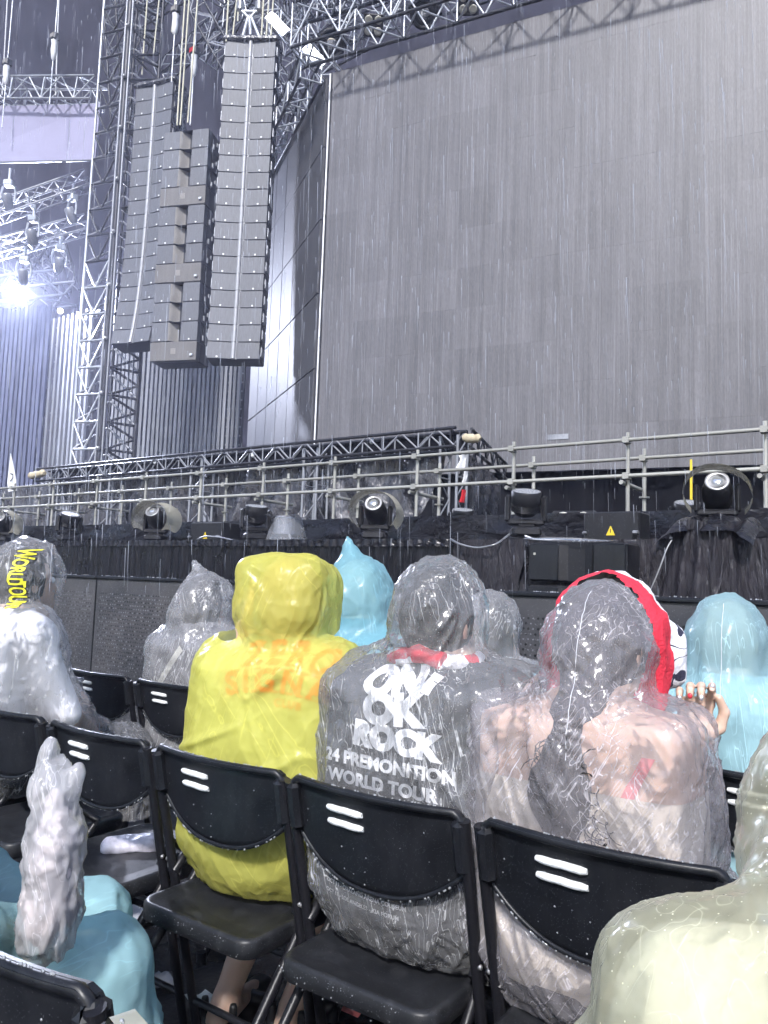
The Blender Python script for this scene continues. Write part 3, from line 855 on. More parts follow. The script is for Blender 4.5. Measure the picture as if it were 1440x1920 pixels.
def sub_meshes():
    body = MB(); body.bbox((0, CD / 2 + .2, SH / 2), (CW, CD, SH - .015), .02)
    l = MB(); l.bbox((-CW * .315, .1, SH / 2), (CW * .36, .2, SH - .02), .008)
    r = MB(); r.bbox((CW * .315, .1, SH / 2), (CW * .36, .2, SH - .02), .008)
    port = MB()
    port.grid(lambda u, v: (-CW * .135 + CW * .20 * u, -.005 + .20 * math.sin(u * PI / 2) ** 1.5, .03 + v * (SH - .05)), 12, 2)
    dk = MB(); dk.box((CW * .05, .192, SH / 2), (CW * .17, .02, SH - .03))  # black plate stands in for the shade deep in the port
    hd_ = MB(); hd_.add([(-CW * .12, .0, SH - .012), (CW * .135, .0, SH - .012), (CW * .135, .19, SH - .012), (CW * .0, .19, SH - .012), (CW * .135, .0, SH * .35), (CW * .135, .19, SH * .35)], [(0, 1, 2, 3), (1, 4, 5, 2)])  # black top and side faces: inner shade of the port, put in as colour
    lgs = []
    for sg in (-1, 1):
        lg = MB(); lg.bbox((sg * CW * .32, -.004, .05), (.045, .012, .045), .004); lgs.append(('badge', lg.mesh('badge', 'white_pale')))
    rgs = []
    for yy, zz, hh in ((.3, .3, .25), (.5, .6, .2)):
        rg = MB(); rg.bbox((CW / 2 + .012, yy, SH * zz), (.03, .055, SH * hh), .006); rgs.append(('rigging_bar', rg.mesh('rigging_bar', 'alu')))
    a = [('cabinet_body', body.mesh('cabinet_body', 'cabinet_black')), ('grille', l.mesh('grille', 'pa_grille')), ('grille', r.mesh('grille', 'pa_grille')),
         ('port', port.mesh('port', 'sub_port')), ('port_shade_back', dk.mesh('port_shade_back', 'black_paint')), ('port_shade', hd_.mesh('port_shade', 'black_paint'))] + lgs + rgs
    fb = MB(); fb.bbox((0, .1, SH / 2), (CW, .22, SH - .02), .012)
    k = MB(); k.bbox((CW * .40, -.03, SH * .28), (.09, .05, .07), .01)
    e = MB(); e.bbox((0, -.012, SH * .5), (.14, .006, .16), .002); 
    b = [('cabinet_body', body.mesh('cabinet_body', 'cabinet_black')), ('front_panel', fb.mesh('front_panel', 'sub_panel')), ('latch', k.mesh('latch', 'alu')), ('emblem', e.mesh('emblem', 'sub_port'))]
    return a, b
subA, subB = sub_meshes()
def array_hang(name, top, yaw, n, tilts, label, kinds=None, cover=True):
    """top: front-top centre; boxes are stacked downwards, each tilted by tilts[i]"""
    rt = empty(name, top, 0, label, 'speaker array', 'hanging loudspeaker arrays')
    p = Vector(top); Mz = Matrix.Rotation(yaw, 3, 'Z')
    for i in range(n):
        T = Mz @ Matrix.Rotation(-tilts[i], 3, 'X')
        p = p + T @ Vector((0, 0, -(CH if kinds is None else SH)))
        parts = cab if kinds is None else (subB if kinds[i] == 'p' else subA)
        M = Matrix.Translation(p) @ T.to_4x4()
        root_part = link('cabinet', parts[0][1], rt, M, True)
        for nm, me in parts[1:]:
            o = link(nm, me, root_part)
    if cover:
        b = MB(); c = Vector(top)
        b.bbox(Vector((0, CD / 2, .06)), (CW + .12, CD + .14, .16), .05)
        b.build('top_cover', 'tarp', rt, Matrix.Translation(c) @ Mz.to_4x4(), True)
    return rt
top3 = P(470, 76, 20.0)
array_hang('speaker_array', top3, yaw_to_axis(88), 19, [0.0] * 12 + [0.01, .015, .02, .03, .04, .05, .06], 'tall straight hanging loudspeaker array nearest the big screen')
top1 = P(290, 158, 23.0)
array_hang('speaker_array', top1, yaw_to_axis(70), 18, [0.0] * 6 + [.005, .01, .015, .02, .03, .04, .05, .07, .09, .12, .16, .2], 'curved hanging loudspeaker array on the left beside the roof tower')
top2 = P(350, 244, 21.0)
array_hang('subwoofer_array', top2, yaw_to_axis(77), 12, [0.0] * 12, 'middle hanging subwoofer array with open ports and three plain panels', 'aaapaaapaaap', False)
# plastic sheet over the flank of the left array
cv = MB(); Mz1 = Matrix.Rotation(yaw_to_axis(70), 3, 'Z')
def cov(u, v):
    q = Mz1 @ Vector((CW / 2 + .06 + .04 * math.sin(v * 40 + u * 6), .02 + u * .62, 0.05 - v * (4.6 - 1.2 * u)))
    return tuple(top1 + q)
cv.grid(cov, 14, 40)
tag(cv.build('cover_sheet', 'tarp'), 'grey rain cover hanging down the right flank of the curved loudspeaker array', 'cover')

# ---------------- rigging above the arrays
def strap(px0, py0, px1, py1, t, r, m, label, cat='cable', t1=None):
    a = P(px0, py0, t); b = P(px1, py1, t1 or t)
    rt = MB(); rt.cyl(a, b, r, n=6); o = rt.build('rigging_cable', m); tag(o, label, cat, 'rigging cables above the loudspeakers'); return o
CAB = [(332, 235, 348, -20, 21.5), (338, 235, 356, -20, 21.5), (352, 230, 372, -20, 21.5), (424, 78, 430, -30, 20), (436, 72, 447, -30, 20.2), (490, 72, 496, -30, 20), (499, 72, 506, -30, 20),
       (508, 72, 514, -30, 20), (266, 140, 278, -25, 23.5), (288, 100, 301, -25, 23.5), (322, 60, 332, -30, 22.5), (512, 320, 522, 130, 24), (446, 40, 448, -30, 20)]
NAMES = ['left one of the pair over the middle array', 'right one of the pair over the middle array', 'cable just right of the pair over the middle array', 'cable at the left corner of the tall array',
         'second cable over the left half of the tall array', 'first cable over the right half of the tall array', 'middle cable over the right half of the tall array', 'cable at the right corner of the tall array',
         'cable over the left corner of the curved array', 'cable over the right corner of the curved array', 'cable left of the middle array holding a hoist', 'thin cable beside the top of the side wall', 'short cable above the bridle']
for c, nm in zip(CAB, NAMES): strap(*c, 0.022, 'rope_pale', 'pale hoist ' + nm)
# bridle
br = empty('bridle', P(468, 40, 20), 0, 'triangular steel bridle above the tall loudspeaker array', 'bridle')
for a, b in (((450, 16), (468, 36)), ((484, 16), (468, 36)), ((450, 22), (484, 22)), ((468, 36), (470, 66)), ((466, 30), (455, 70)), ((470, 30), (486, 70))):
    tube('link', P(*a, 20), P(*b, 20), 0.045, 'alu', br)
for px, py in ((450, 12), (485, 12)):
    b = MB(); b.bbox(P(px, py, 20), (.16, .16, .3), .04); b.build('shackle', 'screw_grey', br, world=True)
# chain hoists in plastic bags
def hoist(px, py, t, lab, bag=True, m='red_paint'):
    o = P(px, py, t); rt = empty('chain_hoist', o, 0, lab, 'hoist')
    b = MB(); b.bbox((0, 0, 0), (.26, .22, .26), .04); b.build('motor', 'cabinet_black', rt)
    b = MB(); b.bbox((0, -.115, .0), (.18, .02, .14), .01); b.build('warning_label', m, rt)
    b = MB(); b.lathe([(.03, -.75), (.07, -.7), (.10, -.45), (.085, -.25), (.11, -.12)], 7); b.build('chain_bag', 'white_pale' if bag else 'cabinet_black', rt)
    tube('chain', o + Vector((0, 0, -2.2)), o + Vector((0, 0, 3)), .02, 'alu', rt)
hoist(365, 97, 22, 'small hoist with red label hanging between the arrays')
hoist(330, 20, 22.5, 'hoist with pale bag near the top edge left of the middle array', m='sub_port')
hoist(103, 70, 24, 'bagged hoist hanging above the lilac screen', m='sub_port')
hoist(14, 118, 25, 'bagged hoist hanging at the far left above the lilac screen', m='sub_port')

# ---------------- roof girders seen between tower and screen
GD = [((345, -30), (425, 110), 24.5, 24, .55, 'first diagonal roof girder behind the cables of the middle array'),
      ((215, -10), (235, 300), 25, 24, .5, 'upright lattice behind the roof tower'),
      ((250, 30), (420, -70), 26, 24, .55, 'roof girder rising right behind the curved array'),
      ((508, 130), (580, 230), 25, 26, .5, 'diagonal roof girder right of the tall array'),
      ((505, 20), (640, 160), 23, 22, .5, 'diagonal roof girder meeting the corner of the screen'),
      ((520, 80), (720, -60), 24, 22, .6, 'roof girder rising above the screen corner'),
      ((520, 240), (560, -60), 26, 25, .5, 'steep lattice leg behind the tall array'),
      ((300, 140), (420, 40), 28, 27, .5, 'distant roof girder behind the middle array'),
      ((560, 40), (900, -110), 26, 22, .7, 'far roof girder above the screen header'),
      ((390, 120), (470, -40), 27, 26, .5, 'distant lattice leg behind the tall array'),
      ((565, 130), (700, 60), 24, 23, .5, 'roof girder close above the left corner of the screen'),
      ((610, 60), (1000, -60), 24, 19, .6, 'long roof girder behind the screen header'),
      ((395, -20), (520, 60), 28, 27, .5, 'girder crossing behind the top of the tall array'),
      ((240, 130), (300, -20), 27, 27, .5, 'lattice leg between the roof tower and the curved array')]
for a, b, t0, t1, w, lab in GD:
    truss('roof_girder', P(*a, t0), P(*b, t1), w, w, w * 1.1, .035, .02, 'truss_dark', lab, mb=('alu' if random.random() < .55 else 'alu_grey'))

# left-hand trusses in the haze
truss('lamp_truss', P(-60, 418, 25), P(168, 338, 25.5), .5, .5, .5, .035, .02, 'alu_grey', 'upper slanting lamp truss in the haze left of the tower', mb='alu_grey')
truss('lamp_truss', P(-60, 482, 26), P(166, 420, 26.5), .5, .5, .5, .035, .02, 'alu_grey', 'lower slanting lamp truss in the haze left of the tower', mb='alu_grey')
truss('lamp_truss', P(-60, 560, 30), P(130, 540, 30), 1.2, 1.0, .9, .06, .035, 'alu_grey', 'hazy horizontal truss carrying the bright lamp', mb='alu_grey')
for k, (a, b) in enumerate((((20, 455), (95, 545)), ((95, 450), (30, 545)), ((60, 450), (120, 560)), ((-20, 470), (60, 560)), ((110, 440), (140, 545)))):
    truss('roof_brace', P(*a, 31), P(*b, 31), .35, .35, .6, .05, .025, 'truss_dark', 'dark hazy roof brace around the bright lamp, number %s from the left' % ('second', 'third', 'fourth', 'first', 'fifth')[k], group='roof braces around the lamp', mb='alu_grey')
truss('screen_truss', P(-80, 176, 26), P(186, 176, 24.5), .7, .75, .62, .04, .022, 'alu_grey', 'pale horizontal truss carrying the lilac screen', mb='alu')
hs = empty('hanging_screen', P(90, 250, 25), 0, 'plain lilac screen hanging from a truss at the upper left', 'screen')
b = MB(); q = [P(-90, 203, 26), P(190, 196, 24.5), P(180, 300, 24.4), P(-90, 306, 26)]
nq = (q[1] - q[0]).cross(q[3] - q[0]).normalized() * .05
b.add([x + nq for x in q] + [x - nq for x in q], [(0, 1, 2, 3), (7, 6, 5, 4), (0, 4, 5, 1), (1, 5, 6, 2), (2, 6, 7, 3), (3, 7, 4, 0)])
b.build('screen_face', 'banner_lilac', hs, world=True)
tube('bottom_batten', q[3], q[2], .05, 'alu_grey', hs); tube('top_batten', q[0], q[1], .05, 'alu_grey', hs)
tube('hanging_cable', P(104, 178, 24.9), P(112, -40, 24.9), .02, 'white_pale', hs)
tube('hanging_cable', P(4, 178, 25.4), P(16, -40, 25.4), .02, 'white_pale', hs)

# ---------------- small hanging spot lamps (left) and lamps in the roof
def hang_lamp(p, s, label, group=None):
    rt = empty('hanging_lamp', p, random.uniform(-.6, .6) + YAW, label, 'lamp', group)
    b = MB(); b.bbox((0, 0, .25 * s), (.3 * s, .25 * s, .2 * s), .03); b.build('base', 'alu', rt)
    b = MB(); b.path([(-.2 * s, 0, .15 * s), (-.24 * s, 0, -.1 * s), (-.2 * s, 0, -.35 * s)], .04 * s); b.build('yoke_arm', 'alu', rt)
    b = MB(); b.path([(.2 * s, 0, .15 * s), (.24 * s, 0, -.1 * s), (.2 * s, 0, -.35 * s)], .04 * s); b.build('yoke_arm', 'alu', rt)
    b = MB(); b.lathe([(.1 * s, -.25 * s), (.15 * s, -.15 * s), (.16 * s, .2 * s), (.12 * s, .25 * s)], 12, Matrix.Translation((0, 0, -.35 * s)) @ Matrix.Rotation(.5, 4, 'X')); b.build('head', 'alu_grey', rt)
    tube('clamp', Vector(p) + Vector((0, 0, .3 * s)), Vector(p) + Vector((0, 0, .75 * s)), .05 * s, 'alu', rt)
for k, (px, py, t_, w) in enumerate(((135, 385, 25.3, 'right end of the upper'), (62, 425, 25.1, 'middle of the upper'), (16, 358, 25, 'far left above the upper'), (112, 478, 26.3, 'right end of the lower'), (45, 500, 26, 'left end of the lower'))):
    hang_lamp(P(px, py, t_), 1.0, 'pale small moving lamp under the %s slanting truss' % w, 'small lamps on slanting trusses')
def ring_lamp(px, py, t_, label):
    p = P(px, py, t_); q = (CAM - p).to_track_quat('Z', 'Y').to_matrix().to_4x4()
    rt = empty('roof_spotlight', p, 0, label, 'spotlight')
    b = MB(); b.lathe([(.1, -.45), (.3, -.4), (.34, 0), (.34, .12), (.26, .12), (.24, -.05)], 18, q); b.build('housing', 'lamp_black', rt)
    b = MB(); b.lathe([(.0, .0), (.12, .02), (.16, -.02)], 14, q); b.build('lens', 'reflector', rt)
    b = MB(); b.path([q @ Vector((-.38, 0, -.1)), q @ Vector((-.4, .1, -.3)), q @ Vector((0, .3, -.5)), q @ Vector((.4, .1, -.3)), q @ Vector((.38, 0, -.1))], .05); b.build('yoke', 'lamp_black', rt)
ring_lamp(622, 82, 19, 'black round spotlight at the top left corner of the screen')
ring_lamp(795, 25, 18.2, 'black round spotlight in the truss above the screen')
def blinder4(px, py, t_, label):
    p = P(px, py, t_); q = (CAM - p).to_track_quat('Z', 'Y').to_matrix().to_4x4()
    rt = empty('blinder_lamp', p, 0, label, 'lamp')
    b = MB(); b.bbox((0, 0, -.06), (.46, .46, .12), .02); b.build('housing', 'lamp_black', rt, q)
    for sx in (-1, 1):
        for sy in (-1, 1):
            b = MB(); b.lathe([(.02, .0), (.085, .03), (.09, .012)], 12, Matrix.Translation((sx * .11, sy * .11, .0))); b.build('reflector', 'blinder_face', rt, q)
blinder4(700, 48, 17.6, 'four-cell blinder lamp in the truss above the left of the screen')
blinder4(878, 6, 16.6, 'four-cell blinder lamp at the top edge of the picture')
# grey plates in the roof
for (px, py, lab) in ((590, 105, 'grey flat plate hanging beside the screen corner'), (520, 45, 'grey flat plate right of the tall array')):
    b = MB(); b.bbox((0, 0, 0), (.75, .04, .3), .01)
    tag(b.build('roof_plate', 'alu', None, Matrix.Translation(P(px, py, 21)) @ Matrix.Rotation(YAW, 4, 'Z') @ Matrix.Rotation(.8, 4, 'Y')), lab, 'plate')

# ---------------- the lit lamp at the left
lp = P(31, 548, 28.5)
ll = empty('lit_floodlight', lp, 0, 'blazing white floodlight under the roof at the far left', 'floodlight')
q = (CAM - lp).to_track_quat('Z', 'Y').to_matrix().to_4x4()
b = MB(); b.lathe([(.12, -.5), (.26, -.4), (.3, 0), (.28, .02)], 16, q); b.build('housing', 'lamp_black', ll)
emit('lamp_glow', (1.0, 0.97, 0.90), 400.0)
b = MB(); b.lathe([(.0, .05), (.15, .045), (.27, .025)], 16, q); b.build('bulb_face', 'lamp_glow', ll)
pl = bpy.data.lights.new('floodlight_beam', 'SPOT'); pl.energy = 12000; pl.color = (.72, .78, 1.0); pl.shadow_soft_size = .25
pl.spot_size = R(150); pl.spot_blend = 0.6
po = bpy.data.objects.new('floodlight_beam', pl); COL.objects.link(po); po.parent = ll
po.location = q @ Vector((0, 0, .12)); po.rotation_euler = (-(CAM - lp) * -1).to_track_quat('-Z', 'Y').to_euler()
b = MB(); l2 = P(113, 583, 28)
ll2 = empty('lit_lamp', l2, 0, 'small warm lit lamp right of the blazing floodlight', 'lamp')
q2 = (CAM - l2).to_track_quat('Z', 'Y').to_matrix().to_4x4()
b.lathe([(.05, -.2), (.1, -.15), (.11, 0)], 12, q2); b.build('housing', 'lamp_black', ll2)
emit('lamp_warm', (1.0, 0.9, 0.65), 8.0)
b = MB(); b.lathe([(.0, .02), (.1, .005)], 12, q2); b.build('bulb_face', 'lamp_warm', ll2)

# ---------------- low truss frame with tarpaulins on the stage
LY = 9.3
c_r = atY(864, 822, LY); c_l = atY(78, 893, LY)
zt = (c_r.z + c_l.z) / 2
A = Vector((c_l.x, LY, zt)); B = Vector((c_r.x, LY, zt))
truss('canopy_truss', A, B, .30, .26, .30, .026, .013, 'truss_dark', 'long low black truss across the stage behind the guard rail', mb='alu_grey', faces='fk')
bs_ = MB(); bs_.box(((A.x + B.x) / 2, LY + .19, zt), ((B - A).length, .02, .30)); tag(bs_.build('canopy_valance', 'drape_black'), 'narrow black cloth strip behind the long low truss', 'drape')
sd = (rgt2 * math.sin(R(18)) + fwd2 * math.cos(R(18)))
truss('canopy_truss', B, B + sd * 3.2, .30, .26, .30, .026, .013, 'truss_dark', 'short dark truss running back from the corner of the low canopy', faces='fk')
for k, (px, lab) in enumerate(((846, 'black truss upright at the right corner of the low canopy'), (588, 'black truss upright in the middle of the low canopy'), (375, 'truss upright left of the canopy middle'), (205, 'truss upright near the left of the canopy'), (110, 'leftmost truss upright of the low canopy'))):
    q = atY(px, 900, LY + .05); q = Vector((q.x, LY + .1, 1.6))
    truss('canopy_upright', q, Vector((q.x, q.y, zt + .05)), .28, .28, .28, .024, .012, 'alu_grey', lab, up=Vector((0, 1, 0)), mb='alu_grey', faces='fk')
# tarps
def tarp(x0, x1, lab, seed, slant=0.0, y=LY + .35):
    b = MB(); L = x1 - x0
    def fn(u, v):
        x = x0 + L * u
        ph = (u * L * 7 + seed + slant * v * 5)
        w = math.sin(ph) + .5 * math.sin(ph * 2.3 + seed) + .35 * math.sin(ph * 5.1 + 3 * v)
        pin = math.exp(-v * 2)
        return (x + slant * .35 * v, y - 0.11 * w * (0.3 + v) - .03 * math.sin(v * 9 + u * 14 + seed), zt - .12 - v * (zt - 1.75))
    b.grid(fn, int(40 * L), 14)
    tag(b.build('tarpaulin', 'tarp'), lab, 'tarpaulin', 'tarpaulins under the low canopy')
q = lambda px: atY(px, 900, LY + .35).x
tarp(q(-40), q(120), 'crumpled black tarpaulin at the left end of the low canopy', 1.0)
tarp(q(122), q(240), 'black tarpaulin between the two left canopy uprights', 2.3, .5)
tarp(q(242), q(372), 'shiny black tarpaulin under the left part of the canopy', 4.0, .8)
tarp(q(376), q(572), 'shiny slanting black tarpaulin left of the middle canopy upright', 5.2, 1.5)
tarp(q(590), q(835), 'silvery wrinkled tarpaulin under the right part of the canopy', 7.1, -1.6)
b = MB()
def side_tarp(u, v):
    p = B + sd * (.2 + 2.9 * u); w = math.sin(u * 22 + v * 9) * .05 * (1 - v * .3)
    p = p + Vector((-sd.y, sd.x, 0)) * w
    return (p.x, p.y, zt - .12 - v * (zt - 1.7))
b.grid(side_tarp, 60, 14)
tag(b.build('tarpaulin', 'tarp'), 'dark green-black tarpaulin on the right side of the low canopy', 'tarpaulin', 'tarpaulins under the low canopy')
# foam pads on truss ends, rags, flag
def pad(p0, p1, r, lab):
    b = MB(); p0 = Vector(p0); p1 = Vector(p1)
    pts = [p0.lerp(p1, k / 8) + Vector((0, 0, .01 * math.sin(k * 2.1))) for k in range(9)]
    b.path(pts, [r * (.55 if k in (0, 8) else 1 + .08 * math.sin(k * 3)) for k in range(9)], 9)
    tag(b.build('foam_pad', 'beige_foam'), lab, 'pad')
pad(atY(868, 821, LY - .2), atY(900, 823, LY - .2), .06, 'beige foam roll on the right corner of the low canopy')
pad(atY(55, 893, LY - .2), atY(84, 887, LY - .2), .075, 'beige foam roll on the left end of the low canopy')
for (px, py, sx, h_, m, lab) in ((866, 865, .06, .18, 'white_pale', 'scrap of white plastic tied to the canopy corner'), (868, 930, .03, .17, 'red_paint', 'red rag hanging below the canopy corner'), (872, 895, .025, .16, 'white_pale', 'white cloth strip below the canopy corner')):
    b = MB(); c = atY(px, py, LY - .3)
    b.grid(lambda u, v: tuple(c + Vector(((u - .5) * sx * 2 * (1 - .3 * math.sin(v * 5)), .04 * math.sin(u * 7 + v * 4), (.5 - v) * h_))), 8, 10)
    tag(b.build('rag', m), lab, 'rag')
for (px, py) in ((474, 853), (290, 866), (697, 827)):
    b = MB(); b.bbox(atY(px, py, LY - .1), (.06, .06, .09), .02)
    tag(b.build('cable_clip', 'white_pale'), 'small white clip on top of the low canopy truss, %s' % {474: 'the middle one of three', 290: 'leftmost of three', 697: 'rightmost of three'}[px], 'clip')
fl = empty('flag', atY(24, 930, 8.2), 0, 'narrow white pointed flag on a pole at the far left', 'flag')
fp = [atY(x, y, 8.2) for x, y in ((20, 850), (14, 905), (16, 922), (31, 920), (30, 900), (25, 872))]
b = MB(); n_ = len(fp); b.add([p + Vector((0, .006, 0)) for p in fp] + [p - Vector((0, .006, 0)) for p in fp], [tuple(range(n_)), tuple(range(2 * n_ - 1, n_ - 1, -1))] + [(k, (k + 1) % n_, n_ + (k + 1) % n_, n_ + k) for k in range(n_)])
b.build('flag_cloth', 'white_pale', fl, world=True)
tube('flag_pole', atY(27, 990, 8.23), atY(21, 852, 8.23), .015, 'alu_grey', fl)
b = MB(); b.path([atY(19, 888, 8.18), atY(24, 889, 8.18), atY(24, 896, 8.18), atY(19, 902, 8.18)], .008); b.build('printed_mark', 'black_paint', fl, world=True)

# ---------------- scaffold guard rail
RY = 7.0
gr = empty('guard_rail', (-6, RY, 1.6), 0, 'galvanised scaffold-tube guard rail along the stage edge', 'guard rail')
zr = 2.63; zl = 2.30; zm = 2.41
SP = 0.163 * RY
posts = [-0.151 * RY + SP * .0 - k * SP for k in range(-1, 12)]
tube('rail', (posts[-1] - 1, RY - .06, zr), (posts[0] + .3, RY - .06, zr), .0185, 'galvanised', gr, 12)
tube('rail', (posts[-1] - 1, RY - .06, zl), (posts[0] + .3, RY - .06, zl), .0185, 'galvanised', gr, 12)
tube('rail', (posts[-1] - 1, RY + .38, zm + .12), (posts[0] + .3, RY + .38, zm + .12), .0185, 'galvanised', gr, 12)
for i, x in enumerate(posts):
    tube('post', (x, RY, 1.75), (x, RY, zr + .08), .0185, 'galvanised', gr, 12)
    tube('post', (x + .02, RY + .44, 1.75), (x + .02, RY + .44, zm + .22), .0185, 'galvanised', gr, 12)
    tube('tie_bar', (x - .03, RY - .1, zl - .06), (x - .03, RY + .6, zl - .06), .02, 'galvanised', gr, 10)
    for z in (zr, zl):
        block('coupler', (x, RY - .035, z), (.058, .10, .058), 'galvanised', gr)
    block('coupler', (x + .02, RY + .41, zm + .12), (.058, .10, .058), 'galvanised', gr)
    b = MB(); b.cyl((x, RY, 1.93), (x, RY, 1.945), .05, n=12); b.cyl((x + .02, RY + .44, 2.15), (x + .02, RY + .44, 2.165), .05, n=12)
    b.build('base_ring', 'galvanised', gr, world=True)
yb = MB(); q = atY(1296, 930, 8.5); yb.bbox((q.x, 8.5, 2.2), (.025, .02, .95), .005)
tag(yb.build('marker_pole', 'yellow_paint'), 'upright yellow pole in the dark behind the guard rail', 'pole')

# ---------------- moving lights on the stage lip
def moving_light(x, y, z, s, pan, tilt, kind, label, hood=False, plinth=None):
    rt = empty('moving_light', (x, y, z), pan, label, 'stage light', 'moving lights along the stage lip'); rt.scale = (s, s, s)
    b = MB(); b.bbox((0, 0, .07), (.36, .30, .12), .03); b.bbox((0, 0, .145), (.2, .2, .03), .01); b.build('base', 'lamp_black', rt)
    b = MB(); b.bbox((0, 0, .19), (.46, .14, .08), .025); b.build('yoke', 'lamp_black', rt)
    for sg in (-1, 1):
        b = MB(); b.bbox((sg * .225, 0, .36), (.06, .15, .34), .025); b.build('yoke_arm', 'lamp_black', rt)
    Mh = Matrix.Translation((0, 0, .44)) @ Matrix.Rotation(tilt, 4, 'X')      # head axis local +Z
    if kind == 'wash':
        b = MB(); b.lathe([(.10, -.17), (.155, -.12), (.175, -.02), (.185, 0), (.185, .14), (.178, .15), (.17, .145)], 28); hd_ = b.build('head', 'lamp_black', rt, Mh)
        for k in range(7):
            bb = MB(); bb.lathe([(.178, -.11 + k * .012), (.181, -.107 + k * .012), (.178, -.104 + k * .012)], 24); bb.build('cooling_rib', 'lamp_black', hd_)
        b = MB(); b.lathe([(.0, .147), (.172, .146)], 28); b.build('lens', 'lens_wet', hd_)
    else:
        b = MB(); b.lathe([(.11, -.26), (.16, -.2), (.17, .05), (.15, .12), (.135, .22), (.125, .225)], 24); hd_ = b.build('head', 'lamp_black', rt, Mh)
        b = MB(); b.lathe([(.10, .225), (.13, .235), (.135, .225), (.135, .2)], 24); b.build('bezel', 'screw_grey', hd_)
        b = MB(); b.lathe([(0, .235), (.04, .232), (.075, .222), (.1, .205)], 20); b.build('lens', 'lens_glass', hd_)
        b = MB(); b.lathe([(0, .243), (.03, .241), (.045, .237)], 14); b.build('lens_core', 'reflector', hd_)
    if hood:
        b = MB()
        def hf(u, v):
            a = PI * (-0.20 + 1.40 * u); r = .34 + .03 * math.sin(u * 9) + .02 * v
            return (-math.cos(a) * r, -.30 + .58 * v + .05 * math.sin(a), .42 + math.sin(a) * r * 1.0 + .02 * math.sin(v * 7 + u * 5))
        b.grid(hf, 20, 10); b.build('rain_hood', 'rain_hood', rt)
    return rt
SZ = 1.635
def lip(px, y=5.85):
    return atY(px, 1000, y).x
def cam_pan(x, y, da=0.0):
    return math.atan2(y - 0, x - 0) - PI / 2 + da
for px, y, s, da, tilt, kind, hood, z, lab in (
    (1345, 5.80, .60, .0, R(62), 'spot', True, SZ + .08, 'large moving light with glass lens under a domed rain hood at the right'),
    (985, 5.85, .66, .15, R(18), 'wash', False, SZ + .03, 'drum-shaped moving light tipped upwards right of the canopy'),
    (703, 5.9, .62, -.2, R(62), 'spot', True, SZ + .02, 'moving light with round lens under a curved hood, centre of the stage lip'),
    (478, 5.95, .64, .2, R(14), 'wash', False, SZ + .02, 'drum-shaped moving light beside the plastic-wrapped box'),
    (292, 5.95, .62, -.5, R(55), 'spot', True, SZ + .02, 'moving light under a wide translucent hood on the left half'),
    (128, 5.95, .64, .35, R(22), 'wash', False, SZ + .02, 'drum-shaped moving light pointing up at the left'),
    (2, 5.95, .62, -.4, R(55), 'spot', True, SZ + .02, 'hooded moving light cut off by the left edge'),
    (866, 7.35, .62, .1, R(16), 'wash', False, 1.72, 'small drum light half hidden behind the fascia right of the canopy'),
    (1288, 7.3, .62, .1, R(20), 'wash', False, 1.72, 'small drum light half hidden behind the large right lamp')):
    x = lip(px, y); moving_light(x, y, z, s, cam_pan(x, y, da), tilt, kind, lab, hood)

# ---------------- boxes, speakers and covers on the lip
def yaw_x(px, y): return atY(px, 1000, y).x
x = yaw_x(1078, 6.9)
bl = empty('twin_blinder', (x, 6.9, 1.75), cam_pan(x, 6.9) * .5, 'twin round blinder lamp peeping over the fascia', 'lamp')
b = MB(); b.bbox((0, 0, .14), (.40, .16, .19), .015); b.build('housing', 'lamp_black', bl)
for sg in (-1, 1):
    b = MB(); b.lathe([(.02, .0), (.065, .03), (.072, .015)], 16, Matrix.Translation((sg * .095, -.075, .15)) @ Matrix.Rotation(PI / 2, 4, 'X')); b.build('reflector', 'blinder_face', bl)
def amp_box(px, y, w, h, lab):
    x = yaw_x(px, y); rt = empty('power_box', (x, y, SZ), 0, lab, 'box')
    b = MB(); b.bbox((0, .15, h / 2), (w, .3, h), .012); b.build('case', 'lamp_black', rt)
    b = MB(); b.add([(-.035, -.006, h * .22), (.035, -.006, h * .22), (0, -.006, h * .22 + .075), (-.035, .0, h * .22), (.035, .0, h * .22), (0, .0, h * .22 + .075)], [(0, 1, 2), (0, 3, 4, 1), (1, 4, 5, 2), (2, 5, 3, 0)]); tri = b.build('warning_sign', 'yellow_paint', rt)
    b = MB(); b.box((0, -.008, h * .22 + .035), (.006, .003, .03)); b.build('bolt_symbol', 'black_paint', tri)
    b = MB(); b.bbox((w * .46, -.03, h * .3), (.04, .06, .03), .008); b.build('plug', 'alu_grey', rt)
    b = MB(); b.bbox((-w * .46, -.02, h * .3), (.03, .05, .025), .008); b.build('plug', 'alu_grey', rt)
amp_box(1145, 5.95, .44, .24, 'black power box with yellow warning triangle right of the twin blinder')
amp_box(385, 6.0, .52, .24, 'black power box with yellow warning triangle on the left half')
# plastic-wrapped box
x = yaw_x(538, 6.0); rt = empty('wrapped_box', (x, 6.0, SZ), .3, 'box wrapped in clear crumpled plastic beside the drum light', 'box')
b = MB(); b.bbox((0, 0, .17), (.24, .2, .2), .02); b.build('case', 'alu_grey', rt)
b = MB(); b.grid(lambda u, v: (.16 * math.cos(2 * PI * u) * (1 + .15 * math.sin(u * 25 + v * 3)) * (1.25 - .35 * v), .17 * math.sin(2 * PI * u) * (1.2 - .3 * v), .005 + .27 * v), 40, 6)
b.grid(lambda u, v: (-.2 + .4 * u, -.16 + .32 * v, .272 + .02 * math.sin(u * 9 + v * 7)), 10, 8); b.build('plastic_wrap', 'clear_sheet', rt)
